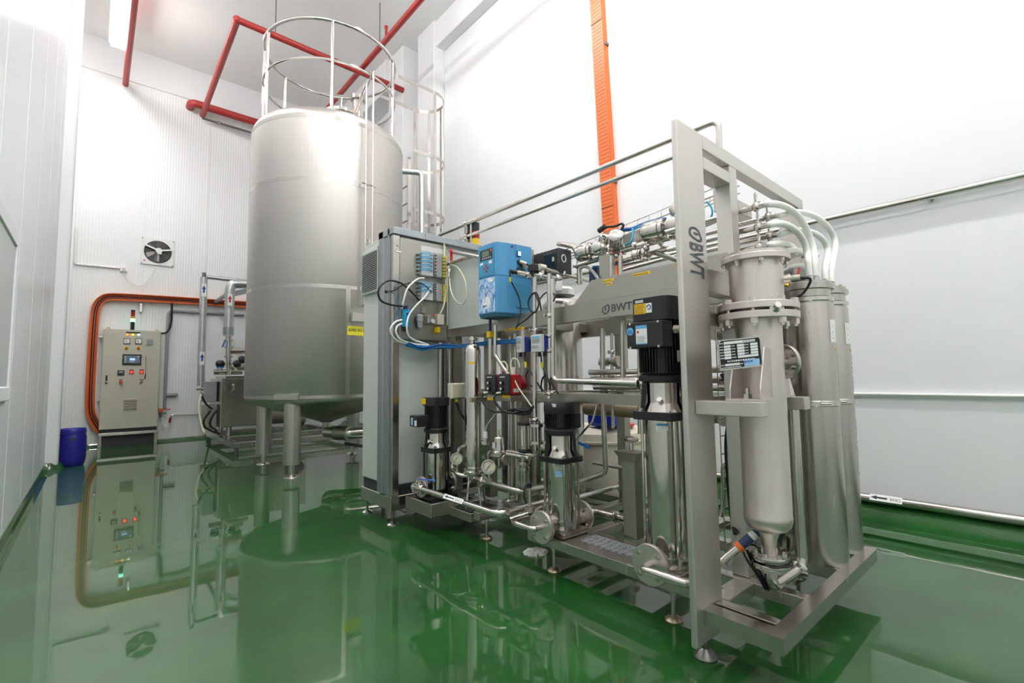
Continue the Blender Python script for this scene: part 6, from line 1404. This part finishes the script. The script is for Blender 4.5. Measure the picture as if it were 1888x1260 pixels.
# conduits round the cabinet
run('conduit', 'grey conduit dropping down the back wall beside the cabinet', [at(450, 581, Y=12.5), at(316, 573, Y=12.5), at(310, 580, Y=12.5), at(303, 752, Y=12.5)], .03, 'grey_plastic', fil=.06, cat='conduit')
cable('power_cable', 'black cable dropping from the orange tray into the cabinet', [at(317, 557, Y=12.46), at(316, 590, Y=12.46), at(312, 607, Y=12.46), at(305, 614, Y=12.46), (CX1-.01, 12.46, at(297, 615, Y=12.46).z)], .02)
a = at(309, 728, Y=12.5); tag(MB().bevbox(a.x-.02, a.x+.18, 12.46, 12.54, a.z-.025, a.z+.025, .004, 1).build('wall_bracket', 'steel_brushed'), 'short steel bracket on the wall beside the conduit', 'bracket')
t = thing('air_valve', 'small air valve with orange cap and red lever beside the cabinet', 'valve', at(297, 760, Y=12.45)); q = at(296, 757, Y=12.45)
MB().bevbox(q.x-.035, q.x+.035, 12.42, 12.48, q.z-.035, q.z+.04, .006, 1).build('orange_cap', 'orange_paint', t); MB().cyl(q-V((0, 0, .14)), q-V((0, 0, .03)), .022, n=12).build('body', 'steel_dark', t)
MB().cyl(q+V((0, 0, -.07)), q+V((.1, 0, -.06)), .018, n=10).build('branch', 'steel_dark', t); a = at(309, 755, Y=12.44); MB().obox(a, (.05, 0, 0), (0, .008, 0), (0, 0, .009)).build('lever', 'red_bright', t, False)
run('air_pipe', 'thin steel air pipe along the back wall above the kerb', [at(312, 783, Y=12.5), at(313, 770, Y=12.5), at(318, 765, Y=12.5), at(400, 764, Y=12.5)], .014, 'steel_pipe', fil=.04, n=8)
a = at(313, 775, Y=12.49); tag(MB().cyl(a-V((0, 0, .05)), a+V((.008, 0, .05)), .02, n=8).build('air_coupling', 'red_plastic'), 'red air coupling hanging on the thin air pipe', 'coupling')
cable('air_hose', 'thin clear hose looping between valve and red coupling', [at(297, 770, Y=12.46), at(300, 782, Y=12.44), at(305, 789, Y=12.44), at(311, 786, Y=12.46), at(313, 780, Y=12.48)], .007, 'white_hose', 'hose')
# exhaust fan
a, b = at(262, 437, Y=12.53), at(320, 491, Y=12.53); fx, fz = .93, 4.02
t = thing('exhaust_fan', 'round exhaust fan with three white struts high on the back wall', 'fan', (fx, 12.5, fz))
MB().bevbox(fx-.285, fx+.285, 12.515, 12.55, fz-.29, fz+.285, .008, 1).build('mounting_plate', 'white_paint', t)
MB().lathe([(.0, .012), (.235, .012), (.24, .0), (.225, -.004), (.225, .004)], (fx, 12.51, fz), (0, 1, 0), 40).build('shroud', 'charcoal', t)
for k in range(6):
    a_ = 2*PI*k/6+.3; d = V((math.cos(a_), 0, math.sin(a_))); w_ = V((-d.z, 0, d.x))
    c = V((fx, 12.505, fz)); MB().add([c+d*.06-w_*.02+V((0, .006, 0)), c+d*.06+w_*.03-V((0, .006, 0)), c+d*.21+w_*.085-V((0, .012, 0)), c+d*.215-w_*.02+V((0, .010, 0))], [(0, 1, 2, 3)]).build('blade', 'fan_grey', t, False)
MB().lathe([(.0, -.05), (.055, -.05), (.06, -.04), (.06, 0), (0, 0)], (fx+.01, 12.5, fz+.02), (0, 1, 0), 24).build('motor', 'white_paint', t)
for ang, L in ((158, .26), (12, .27), (-92, .24)):
    d = V((math.cos(math.radians(ang)), 0, math.sin(math.radians(ang)))); w_ = V((-d.z, 0, d.x)); c = V((fx+.01, 12.465, fz+.02))
    MB().obox(c+d*L/2, d*L/2, w_*.016, (0, .012, 0)).build('strut', 'white_paint' if ang > 0 else 'grey_plastic', t, False)
MB().bevbox(fx-.02, fx+.06, 12.44, 12.5, fz-.06, fz, .004, 1).build('terminal_box', 'white_paint', t)
for sx in (-1, 1):
    for sz in (-1, 1): MB().cyl((fx+sx*.265, 12.516, fz+sz*.265), (fx+sx*.265, 12.508, fz+sz*.265), .012, n=8).build('screw', 'steel_dark', t)
sticker((fx-.24, 12.5148, fz-.225), Rx, UP, .03, .024, 'ink_red', t)
# socket box, conduit and cord
t = thing('socket_box', 'white surface socket box on the back wall', 'socket', at(228, 497, Y=12.52)); q = at(228, 497, Y=12.52)
MB().bevbox(q.x-.055, q.x+.055, 12.49, 12.55, q.z-.05, q.z+.05, .006, 1).build('box', 'white_plastic', t); MB().cyl((q.x, 12.49, q.z), (q.x, 12.475, q.z), .03, n=14).build('plug', 'light_grey', t)
run('conduit', 'white conduit leading along the panel wall to the socket box', [at(141, 420, Y=12.525), at(138, 487, Y=12.525), at(223, 495, Y=12.525)], .021, 'white_plastic', fil=.04, cat='conduit')
cable('fan_cord', 'white cord hanging between socket box and exhaust fan', [V((q.x, 12.47, q.z-.02)), at(232, 510, Y=12.5), at(243, 522, Y=12.5), at(258, 526, Y=12.5), at(270, 519, Y=12.5), at(280, 505, Y=12.5), at(287, 491, Y=12.5)], .006, 'white_hose', 'cord')
# ================================================================ CLEANING UNIT BEHIND THE TANK
t = thing('cleaning_unit', 'stainless box unit on a frame half hidden behind the storage tank', 'unit', (2.6, 10.6, 0))
for b_ in ((1.83, 1.95, 9.30, 12.0), (3.9, 4.02, 9.30, 12.0)): MB().bevbox(b_[0], b_[1], b_[2], b_[3], .10, .20, .006, 1).build('frame_bar', 'steel_brushed', t)
for y0 in (9.30, 10.4, 11.9): MB().bevbox(1.95, 3.9, y0, y0+.1, .10, .20, .006, 1).build('frame_bar', 'steel_brushed', t)
for x, y_ in ((1.89, 9.36), (1.89, 11.9), (2.9, 9.36), (3.96, 9.36)): MB().cyl((x, y_, 0), (x, y_, .1), .03, n=12).build('foot', 'steel_dark', t)
MB().bevbox(1.82, 3.4, 10.45, 11.55, .38, 1.30, .015, 2).build('tank_box', 'steel_brushed', t)
MB().bevbox(1.90, 3.3, 10.5, 11.5, 1.30, 1.35, .006, 1).build('lid', 'steel_brushed', t)
MB().tube([(2.02, 10.45, 1.18), (2.02, 10.38, 1.18), (2.02, 10.38, 1.05), (2.02, 10.45, 1.05)], .02, 10, .03).build('lid_handle', 'steel_polished', t)
for x, y_ in ((2.0, 10.6), (3.2, 10.6), (2.0, 11.4)): MB().cyl((x, y_, .2), (x, y_, .38), .05, n=12).build('leg', 'steel_pipe', t)
MB().bevbox(1.62, 1.80, 10.7, 11.3, .85, 1.25, .01, 1).build('control_box', 'grey_plastic', t); MB().bevbox(1.60, 1.80, 10.6, 11.0, .35, .8, .02, 2).build('pump_block', 'steel_cast', t)
MB().lathe([(.10, 0), (.14, .02), (.14, .3), (.1, .36), (0, .37)], (2.9, 9.75, .45), (.6, .8, 0), 24).build('motor', 'steel_dark', t)
s_ = run('insulated_pipe', 'tall silver clad pipe with two blue arrows on the far left', [at(370, 712, Y=11.2), at(376, 512, Y=11.2)], .065, 'aluminium_jacket', fil=0)
MB().cyl(at(376, 513, Y=11.2), at(376.5, 503, Y=11.2), .035, n=12).build('top_vent', 'steel_dark', s_)
run('insulated_pipe', 'thin level pipe joining the tall silver pipe to the tank', [at(381, 511, Y=11.2), at(460, 520, Y=11.2)], .04, 'aluminium_jacket', fil=0)
def arrow(par, px, py, Yp, m, h=.16):
    q = at(px, py, Y=Yp-.072); w_ = .085
    st = sticker((q.x-w_/2, q.y, q.z-h*.8), Rx, UP, w_, h*1.6, 'label_white', par, 'arrow_sticker')
    MB().prism([V((q.x+a*w_, q.y-.002, q.z+b*h)) for a, b in ((-.18, -.35), (.18, -.35), (.18, .1), (.42, .1), (0, .55), (-.42, .1), (-.18, .1))], (0, -.001, 0)).build('arrow', m, st, False)
arrow(s_, 376, 535, 11.2, 'ink_blue'); arrow(s_, 372.5, 661, 11.2, 'ink_blue')
s_ = run('insulated_pipe', 'thick silver clad pipe with red arrow bending towards the tank', [at(421, 620, Y=10.9), at(424, 535, Y=10.9), at(428, 524, Y=10.9), at(465, 524, Y=10.9)], .088, 'aluminium_jacket', fil=.05)
MB().cyl(at(421, 618, Y=10.9), at(421.5, 604, Y=10.9), .095, n=18).build('cladding_collar', 'galvanised', s_)
q = at(424, 553, Y=10.8); arrow(s_, 424, 553, 10.83, 'ink_red', .15)
s_ = run('unit_pipe', 'steel pipe with blue lever valve below the thick silver pipe', [at(421, 618, Y=10.9), at(422, 692, Y=10.9)], .05, 'steel_pipe', fil=0)
for py in (628, 640, 658, 672): 
    q = at(421.5, py, Y=10.9); MB().cyl(q-V((0, 0, .02)), q+V((0, 0, .02)), .075, n=16).build('union', 'steel_pipe', s_)
a, b = at(415, 628, Y=10.8), at(410, 641, Y=10.8); MB().obox((a+b)/2, (b-a)/2, (.015, 0, .006), (0, .012, 0)).build('blue_lever', 'blue_handle', s_, False)
run('unit_pipe', 'upper level pipe vanishing behind the tank', [at(424, 648, Y=10.9), at(465, 648, Y=10.9)], .06, 'steel_pipe', fil=0)
run('unit_pipe', 'lower level pipe vanishing behind the tank', [at(424, 679, Y=10.9), at(465, 680, Y=10.9)], .045, 'steel_pipe', fil=0)
t = thing('pipe_strut', 'slanting galvanised strut under the thick silver pipe', 'strut', at(440, 540, Y=11.4))
q = at(440, 540, Y=11.4); MB().obox(q, (.25, 0, .09), (-.02, 0, .05), (0, .02, 0)).build('brace', 'galvanised', t, False)
MB().bevbox(q.x-.28, q.x-.22, q.y-.02, 12.55, q.z-.12, q.z-.06, .004, 1).build('wall_arm', 'galvanised', t)
for k, (px, py) in enumerate(((406, 672), (436, 672), (446, 664))):
    q = at(px, py, Y=10.6); s_ = thing('actuated_valve', ['black capped valve left of the unit pipe', 'black capped valve leaning right of the unit pipe', 'black capped valve nearest the storage tank'][k], 'valve', q)
    MB().lathe([(.05, -.05), (.075, -.03), (.08, .03), (.05, .07), (0, .08)], q, (.1*k, -.2, 1) if k == 0 else (.8, -.3, .4), 20).build('cap', 'black_plastic', s_); MB().cyl(q-V((0, 0, .15)), q-V((0, 0, .03)), .04, n=12).build('body', 'steel_polished', s_); MB().cyl(q-V((.1, 0, .15)), q+V((.1, 0, -.15)), .05, n=12).build('pipe_body', 'steel_polished', s_)
    if k == 0: MB().cyl(q-V((0, 0, .07)), q-V((0, 0, .03)), .065, n=16).build('blue_ring', 'blue_handle', s_)
run('unit_pipe', 'short steel pipe with handle sticking out from the unit', [at(362, 717, Y=11.0), at(395, 717, Y=11.0)], .03, 'steel_pipe', fil=0)
run('unit_pipe', 'stubby pipe below the handle pipe', [at(372, 725, Y=11.0), at(392, 724, Y=11.0)], .05, 'steel_polished', fil=0)
for k, pts in enumerate((((372, 731), (380, 745), (392, 755)), ((388, 758), (376, 775), (378, 788), (395, 797), (405, 800)), ((400, 757), (390, 772), (388, 785), (400, 795)))):
    cable('power_cable', ['short black cable at the top of the unit', 'outer black cable looping down the unit side', 'inner black cable looping down the unit side'][k], [at(x, y_, Y=10.55) for x, y_ in pts], .018)
cable('drain_hose', 'clear drain hose trailing from the unit to the floor', [at(371, 728, Y=11.0), at(367, 750, Y=10.8), at(371, 780, Y=10.6), at(377, 800, Y=10.2), V((at(384, 822, Z=.03).x, at(384, 822, Z=.03).y, .03))], .018, 'clear_tube', 'hose')
# butterfly valve and pipe under the tank
t = run('suction_pipe', 'thick steel pipe with clamp valve under the storage tank', [(2.55, 7.0, .50), (2.7, 6.6, .50), (3.9, 6.3, .50)], .075, 'steel_pipe', fil=.08)
MB().cyl((2.62, 6.80, .50), (2.72, 6.58, .50), .10, n=20).build('valve_body', 'steel_cast', t)
cable('power_cable', 'black cable lying under the thick pipe below the tank', [(2.7, 6.7, .35), (3.0, 6.5, .30), (3.4, 6.4, .33), (3.9, 6.3, .42)], .02)
